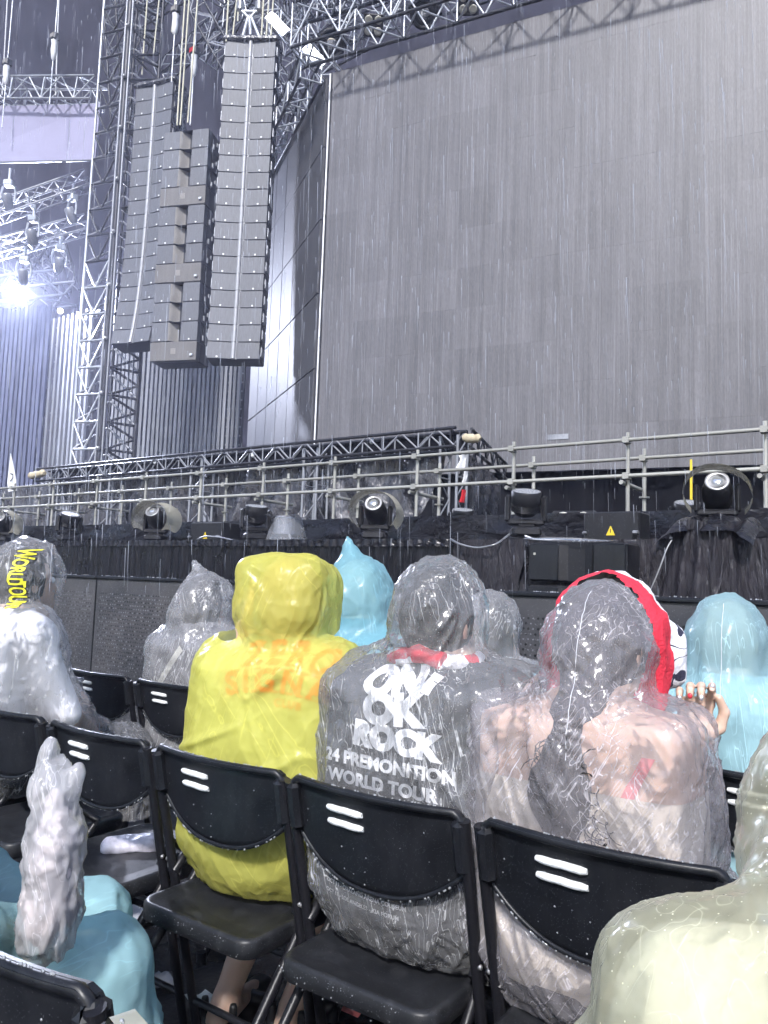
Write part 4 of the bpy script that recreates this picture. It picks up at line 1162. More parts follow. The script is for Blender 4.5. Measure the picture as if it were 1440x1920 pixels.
# front-fill speakers standing before the skirt
x = atY(1084, 1060, 5.2).x
ff = empty('front_fill_speaker', (x, 5.2, .0), 0, 'pair of stacked black front-fill loudspeakers set in the stage skirt', 'speaker')
for k, (z0, z1) in enumerate(((1.30, 1.585), (0.98, 1.285))):
    b = MB(); b.bbox((0, .12, (z0 + z1) / 2), (.70, .3, z1 - z0 - .01), .01); c_ = b.build('cabinet', 'lamp_black', ff)
    for sg in (-1, 1):
        b = MB(); b.bbox((sg * .235, -.045, (z0 + z1) / 2), (.22, .03, z1 - z0 - .03), .006); b.build('grille', 'chair_plastic', c_)
    b = MB(); b.add([(-.12, -.06, z0 + .02), (0, .0, z0 + .02), (0, .0, z1 - .02), (-.12, -.06, z1 - .02), (.12, -.06, z0 + .02), (.12, -.06, z1 - .02)], [(0, 1, 2, 3), (1, 4, 5, 2)]); b.build('horn', 'lamp_black', c_)
    b = MB(); b.bbox((-.3, -.063, z0 + .2), (.018, .006, .018), .003); b.build('badge', 'blinder_face', c_)
for sg in (-1, 1): tube('stand_leg', (x + sg * .3, 5.35, 0), (x + sg * .3, 5.35, 1.0), .03, 'lamp_black', ff)
b = MB(); b.grid(lambda u, v: (x - .38 + .8 * u, 5.16 - .04 * math.sin(v * 3) + .01 * math.sin(u * 20), 1.60 - .03 * math.sin(u * PI) * v + .02 * math.sin(u * 3 + 1) * (1 - v)), 24, 5); b.build('rain_sheet', 'clear_sheet', ff, world=True)
b = MB(); b.grid(lambda u, v: (x - .40 - .05 * v * math.sin(u * 3) + .02 * math.sin(v * 9), 5.14 + .12 * u, 1.60 - v * .62), 8, 20); b.build('rain_sheet', 'tarp', ff, world=True)
# draped plinth below the large right lamp
x = lip(1345, 5.80)
dp = empty('draped_plinth', (x, 5.6, 0), 0, 'black cloth draped over the plinth under the large hooded lamp', 'drape')
b = MB()
def drp(u, v):
    w = .26 + .20 * v; a = -1 + 2 * u
    xx = x + a * w - .07 * v; yy = 5.36 + .26 * abs(a) ** 3 - .05 * v - .03 * math.sin(a * 8 + v * 2) * v - .015 * math.sin(a * 19 + 2)
    return (xx, yy, 1.73 - .02 * math.sin(a * 5) - v * 1.1)
b.grid(drp, 50, 16); b.build('cloth_front', 'flat_cloth', dp, world=True)
b = MB()
def drt(u, v):
    a = -1 + 2 * u; s_ = .035 * math.sin(a * 9) + .02 * math.sin(a * 17 + 1)
    return (x + a * (.29 + .02 * v), 5.95 - .63 * v ** .7 - s_ * v, 1.80 + s_ * .8 - (.13 + s_) * v ** 2 - .1 * abs(a) ** 4)
b.grid(drt, 50, 12); b.build('cloth_top', 'vinyl', dp, world=True)
# cables along the lip
def cable(pts, r, lab, m='black_paint'):
    b = MB(); out = []
    P_ = [Vector(p) for p in pts]; P_ = [P_[0]] + P_ + [P_[-1]]
    for i in range(1, len(P_) - 2):
        for k in range(8):
            t_ = k / 8; p0, p1, p2, p3 = P_[i - 1:i + 3]
            out.append(.5 * ((2 * p1) + (p2 - p0) * t_ + (2 * p0 - 5 * p1 + 4 * p2 - p3) * t_ ** 2 + (3 * p1 - p0 - 3 * p2 + p3) * t_ ** 3))
    out.append(P_[-1]); b.path(out, r, 6); tag(b.build('cable', m), lab, 'cable')
cable([atY(955, 1002, 5.6), atY(930, 1020, 5.38), atY(895, 1027, 5.38), atY(862, 1020, 5.38), atY(845, 1011, 5.42)], .009, 'black cable sagging over the skirt left of the drum light', 'screw_grey')
cable([atY(985, 1005, 5.6), atY(1010, 1012, 5.4), atY(1060, 1010, 5.4), atY(1090, 1011, 5.45)], .008, 'pale cable lying on the lip right of the drum light', 'white_pale')
cable([atY(1260, 1012, 5.36), atY(1250, 1030, 5.33), atY(1235, 1070, 5.3), atY(1218, 1110, 5.28)], .005, 'thin cable running down left of the draped plinth', 'screw_grey')
cable([atY(370, 1012, 5.9), atY(385, 1006, 5.8), atY(415, 1008, 5.75), atY(440, 1014, 5.7)], .010, 'pale cable coil in front of the left power box', 'alu_grey')

# ================================================================== folding chairs
simple('slot_white', (0.78, 0.80, 0.80), 0.3, 0, 0.15, 60, 0.4, 90)
simple('rust_spot', (0.22, 0.09, 0.05), 0.8)
def make_chair():
    rt = empty('folding_chair', (0, 0, 0))
    def back_y(u, z): return -0.035 * (1 - u * u) + 0.012 - (z - 0.8) * 0.22
    def bot(u): return 0.595 + 0.085 * abs(u) ** 2.4
    def topz(u):
        e = max(0, (abs(u) - 0.90) / 0.10); return 0.80 - 0.035 * e ** 2.2
    b = MB(); nu, nv = 41, 13; th = 0.011
    for s in (0, 1):
        b.grid(lambda u, v: ((2 * u - 1) * .222, back_y(2 * u - 1, bot(2 * u - 1) + (topz(2 * u - 1) - bot(2 * u - 1)) * v) + (th if s else 0) + (-.012 * max(0, (v - .93) / .07) if not s else 0), bot(2 * u - 1) + (topz(2 * u - 1) - bot(2 * u - 1)) * v), nu, nv)
    n0 = nu * nv; fs = []
    def vid(s, i, j): return s * n0 + j * nu + i
    for i in range(nu - 1):
        fs += [(vid(0, i, 0), vid(1, i, 0), vid(1, i + 1, 0), vid(0, i + 1, 0)), (vid(0, i, nv - 1), vid(0, i + 1, nv - 1), vid(1, i + 1, nv - 1), vid(1, i, nv - 1))]
    for j in range(nv - 1):
        fs += [(vid(0, 0, j), vid(0, 0, j + 1), vid(1, 0, j + 1), vid(1, 0, j)), (vid(0, nu - 1, j), vid(1, nu - 1, j), vid(1, nu - 1, j + 1), vid(0, nu - 1, j + 1))]
    b.f += fs; b.sm += [False] * len(fs)
    bk = b.build('backrest', 'chair_plastic', rt)
    # rolled upper lip and lower lip
    b = MB(); b.path([((u / 20 - 1) * .220, back_y(u / 20 - 1, .8) - .004, topz(u / 20 - 1) - .004) for u in range(41)], .0085, 8); b.build('top_lip', 'chair_plastic', bk)
    b = MB(); b.path([((u / 20 - 1) * .215, back_y(u / 20 - 1, bot(u / 20 - 1)) - .001, bot(u / 20 - 1)) for u in range(41)], .0055, 6); b.build('lower_lip', 'chair_plastic', bk)
    for z in (.757, .728):
        b = MB(); pts = []
        for k in range(9):
            u = -.47 + .44 * k / 8; pts.append((u * .222, back_y(u, z) - .001, z - .002 + random.uniform(-.0006, .0006)))
        b.path(pts, [.005] + [.0074] * 7 + [.005], 8); b.build('slot', 'slot_white', bk)
    for s in (-1, 1):
        tube('post', (s * .222, .004, .785), (s * .212, .20, .0), .0125, 'chair_metal', rt, 10, False)
        tube('rear_leg', (s * .196, .16, .475), (s * .205, -.27, .0), .0115, 'chair_metal', rt, 10, False)
        b = MB(); b.bbox((s * .212, .018, .735), (.034, .04, .11), .010, Matrix.Rotation(.22, 3, 'X')); b.build('post_sleeve', 'chair_plastic', rt)
        b = MB(); b.path([(s * .212, .08, .47), (s * .208, .12, .52), (s * .2, .17, .49), (s * .198, .15, .43)], .014, 6); b.build('hinge_bracket', 'chair_metal', rt)
        b = MB(); b.sphere((s * .229, .07, .50), .006, 6, 5); b.build('rivet', 'screw_grey', rt)
        for fx_, fy_ in ((.212, .2), (.205, -.268)):
            b = MB(); b.cyl((s * fx_, fy_, .0), (s * fx_, fy_, .03), .017, n=8); b.build('foot_cap', 'chair_plastic', rt)
    tube('crossbar', (-.2, -.20, .08), (.2, -.20, .08), .009, 'chair_metal', rt, 8, False)
    tube('crossbar', (-.21, .17, .12), (.21, .17, .12), .009, 'chair_metal', rt, 8, False)
    # seat tray: rounded outline, lipped rim
    def outline(x0, x1, y0, y1, r, n=5):
        pts = []
        for cx, cy, a0 in ((x1 - r, y0 + r, -90), (x1 - r, y1 - r, 0), (x0 + r, y1 - r, 90), (x0 + r, y0 + r, 180)):
            for k in range(n + 1):
                a = R(a0 + 90 * k / n); pts.append((cx + r * math.cos(a), cy + r * math.sin(a)))
        return pts
    b = MB(); rings = []
    for (ins, z) in ((.012, .398), (.0, .405), (.0, .438), (.005, .445), (.014, .445), (.022, .441), (.07, .436)):
        rings.append([(p[0] * (1 - .00 * p[1]), p[1], z) for p in outline(-.192 + ins, .192 - ins, -.055 + ins, .365 - ins, max(.045 - ins * .5, .012))])
    n = len(rings[0]); vs = [p for r_ in rings for p in r_]
    fs = [(k * n + j, k * n + (j + 1) % n, (k + 1) * n + (j + 1) % n, (k + 1) * n + j) for k in range(len(rings) - 1) for j in range(n)]
    b.add(vs, fs, True); b.add(rings[0], [tuple(range(n - 1, -1, -1))]); b.add(rings[-1], [tuple(range(n))])
    seat = b.build('seat', 'seat_plastic', rt)
    # beads of water hanging on edges
    d = MB()
    for k in range(46):
        u = random.uniform(-.92, .92); z = bot(u); r_ = random.choice((.0014, .0018, .0024, .003))
        d.sphere((u * .215, back_y(u, z) - .005, z - .004), r_, 5, 4)
    for k in range(40):
        x = random.uniform(-.185, .185); d.sphere((x, -.056, random.uniform(.40, .44)), random.uniform(.0007, .0018), 5, 4)
    for k in range(30):
        u = random.uniform(-.95, .95); d.sphere((u * .22, back_y(u, .8) - .004, topz(u) + .005), random.uniform(.0012, .0026), 5, 4)
    for k in range(22):
        u = random.uniform(-.95, .95); w = random.random() ** 2; z = bot(u) + w * (topz(u) - bot(u)); d.sphere((u * .22, back_y(u, z), z), random.uniform(.0008, .0022), 5, 4)
    o = d.build('water_drops', 'drop_water', rt); o['kind'] = 'stuff'
    return rt
chair0 = make_chair(); used = [False]
def chair(xl, y, label, rz=0.0, w=.47):
    c = chair0 if not used[0] else copy_tree(chair0); used[0] = True
    c.location = (xl + w / 2, y, 0); c.scale = (1, 1, 1.02); c.rotation_euler = (0, 0, rz + random.uniform(-.012, .012))
    tag(c, label, 'chair', 'black folding chairs in rows'); return c
ROW1, ROW2, ROW0 = 1.355, 2.13, .53
chair(-3.10, ROW1, 'black folding chair at the left edge, second left of the empty one')
chair(-2.63, ROW1, 'black folding chair carrying the person in the white shirt')
chair(-2.14, ROW1, 'empty wet folding chair with a tissue pack on its seat')
chair(-1.66, ROW1, 'black folding chair carrying the person in the yellow poncho')
chair(-1.195, ROW1, 'black folding chair carrying the person with the band shirt')
chair(-.715, ROW1, 'black folding chair carrying the woman with the red towel')
chair(-.245, ROW1, 'black folding chair right of the woman, mostly hidden by the pale yellow poncho')
chair(-3.76, ROW2, 'front-row folding chair behind the white-shirted person')
chair(-3.25, ROW2, 'empty front-row folding chair before the perforated barrier')
chair(-2.75, ROW2, 'front-row folding chair carrying the person with the white strap')
chair(-2.0, ROW2, 'front-row folding chair carrying the person in the pointed blue hood')
chair(-1.45, ROW2, 'front-row folding chair carrying the person in the small clear hood')
chair(-1.07 + .02, ROW2, 'front-row folding chair of the blue person behind the red towel')
chair(-.545, ROW2, 'front-row folding chair carrying the pale blue hooded person at right')
chair(-1.175, ROW0, 'near black folding chair in the lower left corner')
cc_ = chair(-.69, ROW0 - .02, 'near folding chair with pale curled edge at the bottom left')
simple('edge_pale', (0.30, 0.30, 0.24), 0.45, 0, .2, 20)
b = MB(); b.grid(lambda u, v: ((-1 + .5 * u) * .222, .012 - .035 * (1 - (-1 + .5 * u) ** 2) - .012 + .03 * v, .806 - .03 * max(0, (1 - u * 6)) ** 2 - .004 * v), 20, 4)
b.build('edge_strip', 'edge_pale', cc_)
chair(-1.66, ROW0, 'near folding chair left of the corner chair, under the blue poncho person')
chair(-.2, ROW0 - .02, 'near folding chair under the pale yellow poncho at lower right')

# ================================================================== people in rain ponchos
t = NT('skin')
v = t.coords('Object'); n = t.noise(v, 18, 4)
t.link(t.mixc(t.range(n, 0.3, 0.7), (0.62, 0.42, 0.32), (0.72, 0.51, 0.40)), t.b.inputs['Base Color'])
t.b.inputs['Roughness'].default_value = 0.42
t.b.inputs['Subsurface Weight'].default_value = 0.12; t.b.inputs['Subsurface Radius'].default_value = (.012, .005, .003)
t.link(t.bump(t.noise(v, 240, 3), 0.08, 0.003), t.b.inputs['Normal'])
t = NT('hair_black')
v = t.coords('Object', (90, 90, 14)); n = t.noise(v, 1.0, 4, 0.6, 0.8)
t.link(t.mixc(t.range(n, 0.35, 0.65), (0.004, 0.004, 0.005), (0.025, 0.023, 0.025)), t.b.inputs['Base Color'])
t.b.inputs['Roughness'].default_value = 0.5; t.b.inputs['Specular IOR Level'].default_value = .25
t.link(t.bump(n, 0.7, 0.01), t.b.inputs['Normal'])
simple('shirt_grey', (0.46, 0.49, 0.40), 0.8, 0, 0.15, 9, .2, 60)
simple('shirt_black', (0.045, 0.045, 0.052), 0.8, 0, 0.4, 10, .3, 40)
simple('shirt_charcoal', (0.12, 0.12, 0.135), 0.8, 0, 0.25, 7, .3, 40)
simple('shirt_white', (0.85, 0.85, 0.90), 0.75, 0, 0.06, 5, .3, 20)
simple('shirt_cream', (0.56, 0.55, 0.49), 0.75, 0, 0.1, 5, .2, 20)
simple('shirt_pale', (0.52, 0.56, 0.58), 0.75, 0, 0.1, 5, .2, 20)
simple('shirt_bluegrey', (0.12, 0.22, 0.27), 0.75, 0, 0.2, 5, .2, 20)
simple('top_beige', (0.62, 0.55, 0.46), 0.8, 0, 0.1, 6, .3, 30)
simple('trousers_dark', (0.02, 0.02, 0.025), 0.85)
simple('print_white', (0.92, 0.92, 0.93), 0.6, 0, 0.03)
simple('print_orange', (0.90, 0.10, 0.015), 0.6, 0, 0.25, 24)
simple('print_yellow', (0.85, 0.80, 0.05), 0.6, 0, 0.08)
simple('sandal_black', (0.012, 0.012, 0.014), 0.4)
simple('nail_silver', (0.75, 0.75, 0.76), 0.2, 0.6)
simple('nail_red', (0.65, 0.05, 0.07), 0.2)
simple('strap_cream', (0.80, 0.79, 0.70), 0.6, 0, .08)
simple('strap_pink', (0.70, 0.20, 0.20), 0.5)
t = NT('towel')
v = t.coords('Object'); sp_ = t.add('ShaderNodeSeparateXYZ'); t.link(v, sp_.inputs[0])
wv = t.noise(v, 9, 2)
band = t.math('GREATER_THAN', t.math('ADD', sp_.outputs[1], t.math('MULTIPLY', wv, .03)), 0.10)
cc = t.mixc(band, (0.68, 0.03, 0.06), (0.82, 0.82, 0.86))
band2 = t.math('MULTIPLY', band, t.math('LESS_THAN', sp_.outputs[2], 1.195))
mk = t.math('MULTIPLY', band2, t.math('GREATER_THAN', t.ridge(t.noise(v, 11, 1, .4, 1.2), 7.0), .72))
cc = t.mixc(mk, cc, (0.03, 0.03, 0.06))
t.link(cc, t.b.inputs['Base Color']); t.b.inputs['Roughness'].default_value = .9
t.link(t.bump(t.noise(v, 180, 3), .6, .006), t.b.inputs['Normal'])
t = NT('towel_neck')
v = t.coords('Object'); n = t.noise(v, 14, 2, .5, .5)
t.link(t.mixc(t.math('GREATER_THAN', n, .5), (0.80, 0.78, 0.82), (0.68, 0.04, 0.07)), t.b.inputs['Base Color']); t.b.inputs['Roughness'].default_value = .9

plastic('poncho_yellow', (0.98, 0.97, 0.60), (0.94, 0.90, 0.22), 0.50, 0.18, (18, 18, 0.8), rot=(0, .7, 0), drop=.25, gloss=.2, trans=.45, bstr=.3, rough=.28)
plastic('poncho_blue', (0.68, 0.93, 0.98), (0.44, 0.83, 0.95), 0.45, 0.3, (34, 34, 1.0), rot=(0, .25, 0), drop=.25, gloss=.25, bstr=.35, rough=.25)
plastic('poncho_blue_near', (0.78, 0.95, 0.98), (0.56, 0.92, 1.0), 0.66, 0.2, (22, 22, 0.9), rot=(1.2, 0, 0), drop=.4, gloss=.25, bstr=.35, rough=.25)
plastic('poncho_paleblue', (0.76, 0.95, 0.98), (0.58, 0.88, 0.96), 0.42, 0.6, (42, 42, 0.8), rot=(0, .12, 0), drop=.25, gloss=.28, bstr=.4, rough=.25)
plastic('poncho_clear', (0.98, 0.98, 0.99), (0.96, 0.96, 0.99), 0.22, .75, (60, 60, 1.6), rot=(0, -.3, 0), drop=.8, gloss=.55, rough=.2, bstr=.5)
plastic('poncho_clear_dark', (0.98, 0.98, 0.99), (0.95, 0.96, 0.99), 0.16, .8, (58, 58, 1.2), rot=(0, .3, 0), drop=1.2, gloss=.6, rough=.2, bstr=.5)
plastic('poncho_lilac', (0.99, 0.98, 0.99), (0.97, 0.93, 1.0), 0.21, .6, (64, 64, 0.8), rot=(0, -.55, 0), drop=1.1, gloss=.55, rough=.18, bstr=.45)
plastic('poncho_white', (0.99, 0.99, 0.995), (0.97, 0.97, 1.0), 0.16, .6, (40, 40, 1.6), drop=.5, gloss=.5, bstr=.45, rough=.22)
plastic('poncho_pale', (0.99, 0.99, 0.90), (0.98, 0.96, 0.70), 0.30, 0.22, (30, 30, 0.9), rot=(0, .4, 0), drop=1.1, gloss=.35, bstr=.35, rough=.25)
plastic('bundle_film', (0.98, 0.98, 0.99), (0.96, 0.95, 0.99), 0.42, .6, (40, 40, 2.0), rot=(0, .4, 0), drop=.5, gloss=.5, bstr=.5, rough=.22)
simple('seam_film', (.72, .73, .78), .3, 0, .2, 30)
simple('hair_fair', (0.30, 0.22, 0.17), 0.5, 0, .2, 20)

def rotz(p, a, c=(0, 0, 0)):
    x, y = p[0] - c[0], p[1] - c[1]
    return (c[0] + x * math.cos(a) - y * math.sin(a), c[1] + x * math.sin(a) + y * math.cos(a), p[2])

def hand_prims(wr, fx, fy, fz, s=1.0, curl=(40, 120, 185), idx=(30, 75, 105), thumb='pinch'):
    """palm and five fingers; fx towards thumb, fy along fingers, fz out of the palm. returns capsules and nail spots"""
    W = lambda x, y, z: wr + (fx * x + fy * y + fz * z) * s
    caps = []; nails = []
    for k, x in enumerate((-.026, -.009, .009, .026)):
        caps.append((W(x * .75, .0, 0), W(x, .085, 0), .0145 * s, .0125 * s))
    caps.append((W(-.02, .03, .006), W(.02, .03, .006), .014 * s, .016 * s))
    L = ((.036, .022, .018), (.043, .027, .020), (.046, .029, .021), (.042, .026, .020))
    for k, (x, l) in enumerate(zip((-.033, -.011, .012, .034), L)):
        a = idx if k == 3 else curl
        p = np.array((x, .090 - .006 * abs(k - 1.6), .0)); r_ = .0093 - .0008 * (k == 0)
        for j in range(3):
            th = R(a[j] + 4 * k); q = p + np.array((.0, math.cos(th), math.sin(th))) * l[j]
            caps.append((W(*p), W(*q), r_ * s, (r_ - .0011) * s)); pp = p; p = q; r_ -= .0011
        th = R(a[2] + 4 * k); nails.append((W(*(p * .75 + pp * .25 + np.array((0, -math.sin(th), math.cos(th))) * -.0062)), k))
    if thumb == 'pinch': T = ((.022, .018, .012), (.052, .034, .014), (.062, .066, .022), (.050, .094, .030))
    else: T = ((.022, .018, .010), (.048, .040, .018), (.052, .066, .028), (.050, .085, .034))
    for j in range(3): caps.append((W(*T[j]), W(*T[j + 1]), (.0165, .0125, .0105)[j] * s, (.0125, .0105, .0085)[j] * s))
    return caps, nails
def hand_mesh(caps, h=.004):
    pts = np.array([list(c[0]) for c in caps] + [list(c[1]) for c in caps])
    f = Field(pts.min(0) - .03, pts.max(0) + .03, h)
    for c in caps: f.cap(c[0], c[1], c[2], c[3], k=.005)
    return f.mesh(2)

def wrinkle(V, Q, spec, lo=0.0):
    """push the film in and out along its normals: hanging folds, crumple, and named ridges seen on the back"""
    N = normals(V, Q)
    amp = spec.get('amp', .008); ang = spec.get('slant', 0.0)
    x = V[:, 0] + V[:, 2] * math.tan(ang)
    A = np.stack([x * spec.get('fx', 13), V[:, 1] * spec.get('fx', 13), V[:, 2] * spec.get('fz', 2.6)], 1) + spec.get('seed', 0) * 7.7
    A = A + 1.2 * (fbm(V * 6 + 3.1, 2)[:, None] - .5)
    n = fbm(A, 3); rdg = 1 - np.abs(2 * n - 1)
    d = 1.3 * amp * (rdg ** 3 - .35)
    B = np.stack([(V[:, 0] - V[:, 2] * .35) * 27, V[:, 1] * 27, V[:, 2] * 4.5], 1) + spec.get('seed', 0) * 3.3 + 1.6 * (fbm(V * 7 + 9.1, 2)[:, None] - .5)
    d += .75 * amp * ((1 - np.abs(2 * fbm(B, 2) - 1)) ** 4 - .3) * np.clip((fbm(V * 8 + 4.4, 2) - .38) * 5, 0, 1)
    wsc = spec.get('wsc', 15.0)
    wl = worley(np.stack([(V[:, 0] + .25 * V[:, 2]) * wsc, V[:, 1] * wsc, V[:, 2] * wsc * spec.get('wz', .45)], 1) + spec.get('seed', 0) * 1.7)
    d += spec.get('wamp', .009) * (wl - .45)
    P3_ = np.stack([(V[:, 0] - .5 * V[:, 2]) * wsc * 2.2, V[:, 1] * wsc * 2.2, (V[:, 2] + .4 * V[:, 0]) * wsc * .8], 1) + 5.5 + spec.get('seed', 0)
    d += spec.get('wamp', .009) * .38 * (worley(P3_) - .45) * np.clip((fbm(V * 7 + 2.2, 2) - .3) * 3, 0, 1)
    c = fbm(V * 34 + spec.get('seed', 0), 2); d += spec.get('crumple', .003) * ((1 - np.abs(2 * c - 1)) ** 2 - .4)
    for (x0, z0, x1, z1, w, a) in spec.get('ridges', ()):
        dx, dz = x1 - x0, z1 - z0; L2 = dx * dx + dz * dz
        tt = np.clip(((V[:, 0] - x0) * dx + (V[:, 2] - z0) * dz) / L2, 0, 1)
        dist = np.hypot(V[:, 0] - x0 - tt * dx, V[:, 2] - z0 - tt * dz)
        d += a * np.exp(-(dist / w) ** 2) * (N[:, 1] < .35) * (0.35 + .65 * np.sin(PI * np.clip(tt, .05, .95)))
    for (x0, z0, nr, a, rad) in spec.get('stars', ()):          # tension folds radiating from a pinch
        th = np.arctan2(V[:, 2] - z0, V[:, 0] - x0); rr = np.hypot(V[:, 0] - x0, V[:, 2] - z0)
        d += a * (np.abs(np.sin(th * nr + 1.5 * fbm(V * 9, 2))) ** .6 - .5) * np.exp(-(rr / rad) ** 2) * np.clip(rr / .03, 0, 1)
    return V + N * d[:, None]

def person(label, x, y, yaw=0.0, s=1.0, lean=0.0, head=(0, .03, 1.19), hyaw=0.0, hood='round', film='poncho_clear', shirt='shirt_black', hair='short',
           skin_torso=False, arms=None, wide=1.0, spec=None, hem=.452, hips=1.0, lower='trousers_dark', bare_calf=False, film_h=.0082, hoodf=1.0, shw=1.0, shz=1.0, feet=None, haircol='hair_black', near=False, seam=False):
    spec = spec or {}
    rt = empty('person', (x, y, 0), yaw, label, 'person', 'audience in rain ponchos'); rt.scale = (s, s, s)
    W2L = (Matrix.Translation((x, y, 0)) @ Matrix.Rotation(yaw, 4, 'Z') @ Matrix.Scale(s, 4)).inverted()
    hx, hy, hz = head
    sh = lean                                             # forward lean of the shoulders
    arms = arms or {}
    def arm(side):
        a = arms.get(side)
        S_ = (side * .18 * shw, sh, shz - .015)
        if a is None: return S_, (side * .245 * wide, .10 + sh * .6, .72), (side * .10, .31, .605)
        el = W2L @ a['el'] if 'el' in a else Vector((side * .26, .16, .74)); wr = W2L @ a['wr']
        return S_, tuple(el), tuple(wr)
    LA, RA = arm(-1), arm(1)
    # ---------- body, one continuous skin
    f = Field((-.45, -.30, -.02), (.45, .75, 1.45), .012)
    f.ell((0, .0, .54), (.175, .13, .12)).ell((0, .015 + sh * .3, .70), (.14, .095, .20)).ell((0, .02 + sh * .8, .90), (.145, .09, .17))
    
    f.cap((-.15 * shw, sh, shz), (.15 * shw, sh, shz), .052, k=.05).cap((0, sh, shz + .02), (hx * .7, hy - .02, hz - .08), .052, .05, k=.03)
    f.ell((hx, hy, hz), (.073, .092, .112), k=.02)
    fwdh = (-math.sin(hyaw), math.cos(hyaw)); sdh = (math.cos(hyaw), math.sin(hyaw))
    hp = lambda a, b, c: (hx + sdh[0] * a + fwdh[0] * b, hy + sdh[1] * a + fwdh[1] * b, hz + c)
    f.cap(hp(0, .09, .01), hp(0, .108, -.02), .012, .016, k=.015)                       # nose
    f.ell(hp(0, .06, -.075), (.05, .05, .045), k=.03)                                   # jaw
    f.cap(hp(-.018, .088, -.052), hp(.018, .088, -.052), .009, k=.008)                  # lips
    for sg in (-1, 1): f.ell(hp(sg * .076, -.005, -.01), (.012, .022, .032), k=.008)    # ears
    for (a, b, c) in (LA, RA):
        f.cap(a, b, .048, .04, k=.04).cap(b, c, .041, .028, k=.02)
    ft = feet or {-1: (-.12, .37), 1: (.12, .37)}
    for sg in (-1, 1):
        f.cap((sg * .09, .0, .525), (sg * .115, .41, .51), .085, .062, k=.04).cap((sg * .115, .41, .50), (ft[sg][0] * .5 + sg * .055, ft[sg][1] * .55 + .17, .30), .056, .054, k=.02).cap((ft[sg][0] * .5 + sg * .055, ft[sg][1] * .55 + .17, .30), (ft[sg][0], ft[sg][1], .09), .052, .033, k=.02)
        f.cap((ft[sg][0], ft[sg][1], .08), (ft[sg][0], ft[sg][1] - .03, .045), .036, .037, k=.02).cap((ft[sg][0], ft[sg][1] + .01, .055), (ft[sg][0] + sg * .015, ft[sg][1] + .18, .03), .036, .026, k=.02)
    V, Q = f.mesh(2)
    hands = []
    for sg, (a, b, c), key in ((-1, LA, -1), (1, RA, 1)):
        spc = arms.get(key)
        c = np.array(c)
        if spc and 'frame' in spc:
            R3 = Matrix.Rotation(-yaw, 3, 'Z'); fx, fy, fz = (np.array(R3 @ Vector(q).normalized()) for q in spc['frame'])
            caps, nails = hand_prims(c, fx, fy, fz, spc.get('size', 1.0), spc.get('curl', (40, 120, 185)), spc.get('idx', (30, 75, 105)), spc.get('thumb', 'pinch'))
            hV, hQ = hand_mesh(caps, .0035); hands.append(nails)
        else:
            d = c - np.array(b); d = d / np.linalg.norm(d); fz = np.array((0, 0, -1.0)); fx = np.cross(d, fz); fx /= np.linalg.norm(fx); fz = np.cross(fx, d)
            if fx[0] * sg > 0: fx = -fx
            caps, _ = hand_prims(c, fx, d, fz, .95, (25, 60, 90), (20, 50, 80), 'rest')
            hV, hQ = hand_mesh(caps, .006)
        Q = np.concatenate([Q, hQ + len(V)]); V = np.concatenate([V, hV])
    body = link('body', vq_mesh('body', V, Q, 'skin'), rt)
    for sg in (-1, 1):
        b = MB(); b.sphere(hp(sg * .03, .082, .012), .011, 8, 6); b.build('eye', 'print_white', rt)
    for nails in hands:
        for (p, k) in nails:
            b = MB(); b.sphere(p, .0052, 8, 6, (1, .75, 1.15)); b.build('fingernail', 'nail_red' if k == 1 else 'nail_silver', rt)
    # ---------- trousers and shoes
    f = Field((-.30, -.25, .0), (.30, .62, .68), .014)
    f.ell((0, .0, .54), (.19, .145, .125))
    zc = .30 if bare_calf else .10
    for sg in (-1, 1):
        f.cap((sg * .09, .0, .525), (sg * .115, .42, .51), .10, .078, k=.04)
        if not bare_calf: f.cap((sg * .115, .42, .50), (sg * .12, .38, zc), .072, .06, k=.02)
    V, Q = f.mesh(1); link('trousers', vq_mesh('trousers', V, Q, lower), rt)
    for sg in (-1, 1):
        ax, ay = ft[sg]
        f = Field((ax - .09, ay - .11, -.005), (ax + .09, ay + .29, .14), .009)
        if bare_calf:
            f.cap((ax, ay - .04, .008), (ax + sg * .015, ay + .21, .006), .045, .048, k=.02)
            f.cap((ax - .05, ay + .11, .04), (ax + .055, ay + .12, .045), .016, k=.02).cap((ax - .045, ay - .03, .02), (ax - .045, ay - .03, .09), .012, k=.01).cap((ax + .045, ay - .03, .02), (ax + .045, ay - .03, .09), .012, k=.01)
        else:
            f.cap((ax, ay - .04, .04), (ax + sg * .015, ay + .20, .03), .048, .042, k=.02)
        V, Q = f.mesh(1); V, Q = keep(V, Q, lambda c: c[:, 2] > .001)
        link('sandal' if bare_calf else 'shoe', vq_mesh('shoe', V, Q, 'sandal_black'), rt)
    # ---------- loose torso volume shared by shirt and film
    def torso(f):
        w = wide
        f.ell((0, -.025 + sh * .3, .57), (.215 * w * hips, .155, .17), k=.05).ell((0, -.005 + sh * .7, .82), (.20 * w, .14, .22), k=.06)
        f.box((0, -.012 + sh * .6, .78), (.155 * w, .075, .20), .05, .06)
        f.cap((-.155 * shw, sh - .01, shz - .02), (.155 * shw, sh - .01, shz - .02), .078, k=.06)
        for sg in (-1, 1): f.cap((sg * .13 * shw, sh - .01, shz), (hx * .5, (sh + hy) / 2 - .015, shz + .075), .055, .07, k=.05)
        for (a, b, c) in (LA, RA): f.cap(a, b, .068, .068, k=.05)
        return f
    f = torso(Field((-.48, -.30, .40), (.48, .45, 1.15), .012)); f.D += .017
    V, Q = f.mesh(3)
    zs = .87 if skin_torso else 9
    V, Q = keep(V, Q, lambda c: (c[:, 2] > .46) & (c[:, 2] < min(zs, hz - .085)))
    sm = link('shirt', vq_mesh('shirt', V, Q, shirt), rt)
    shirtVQ = (V, Q)
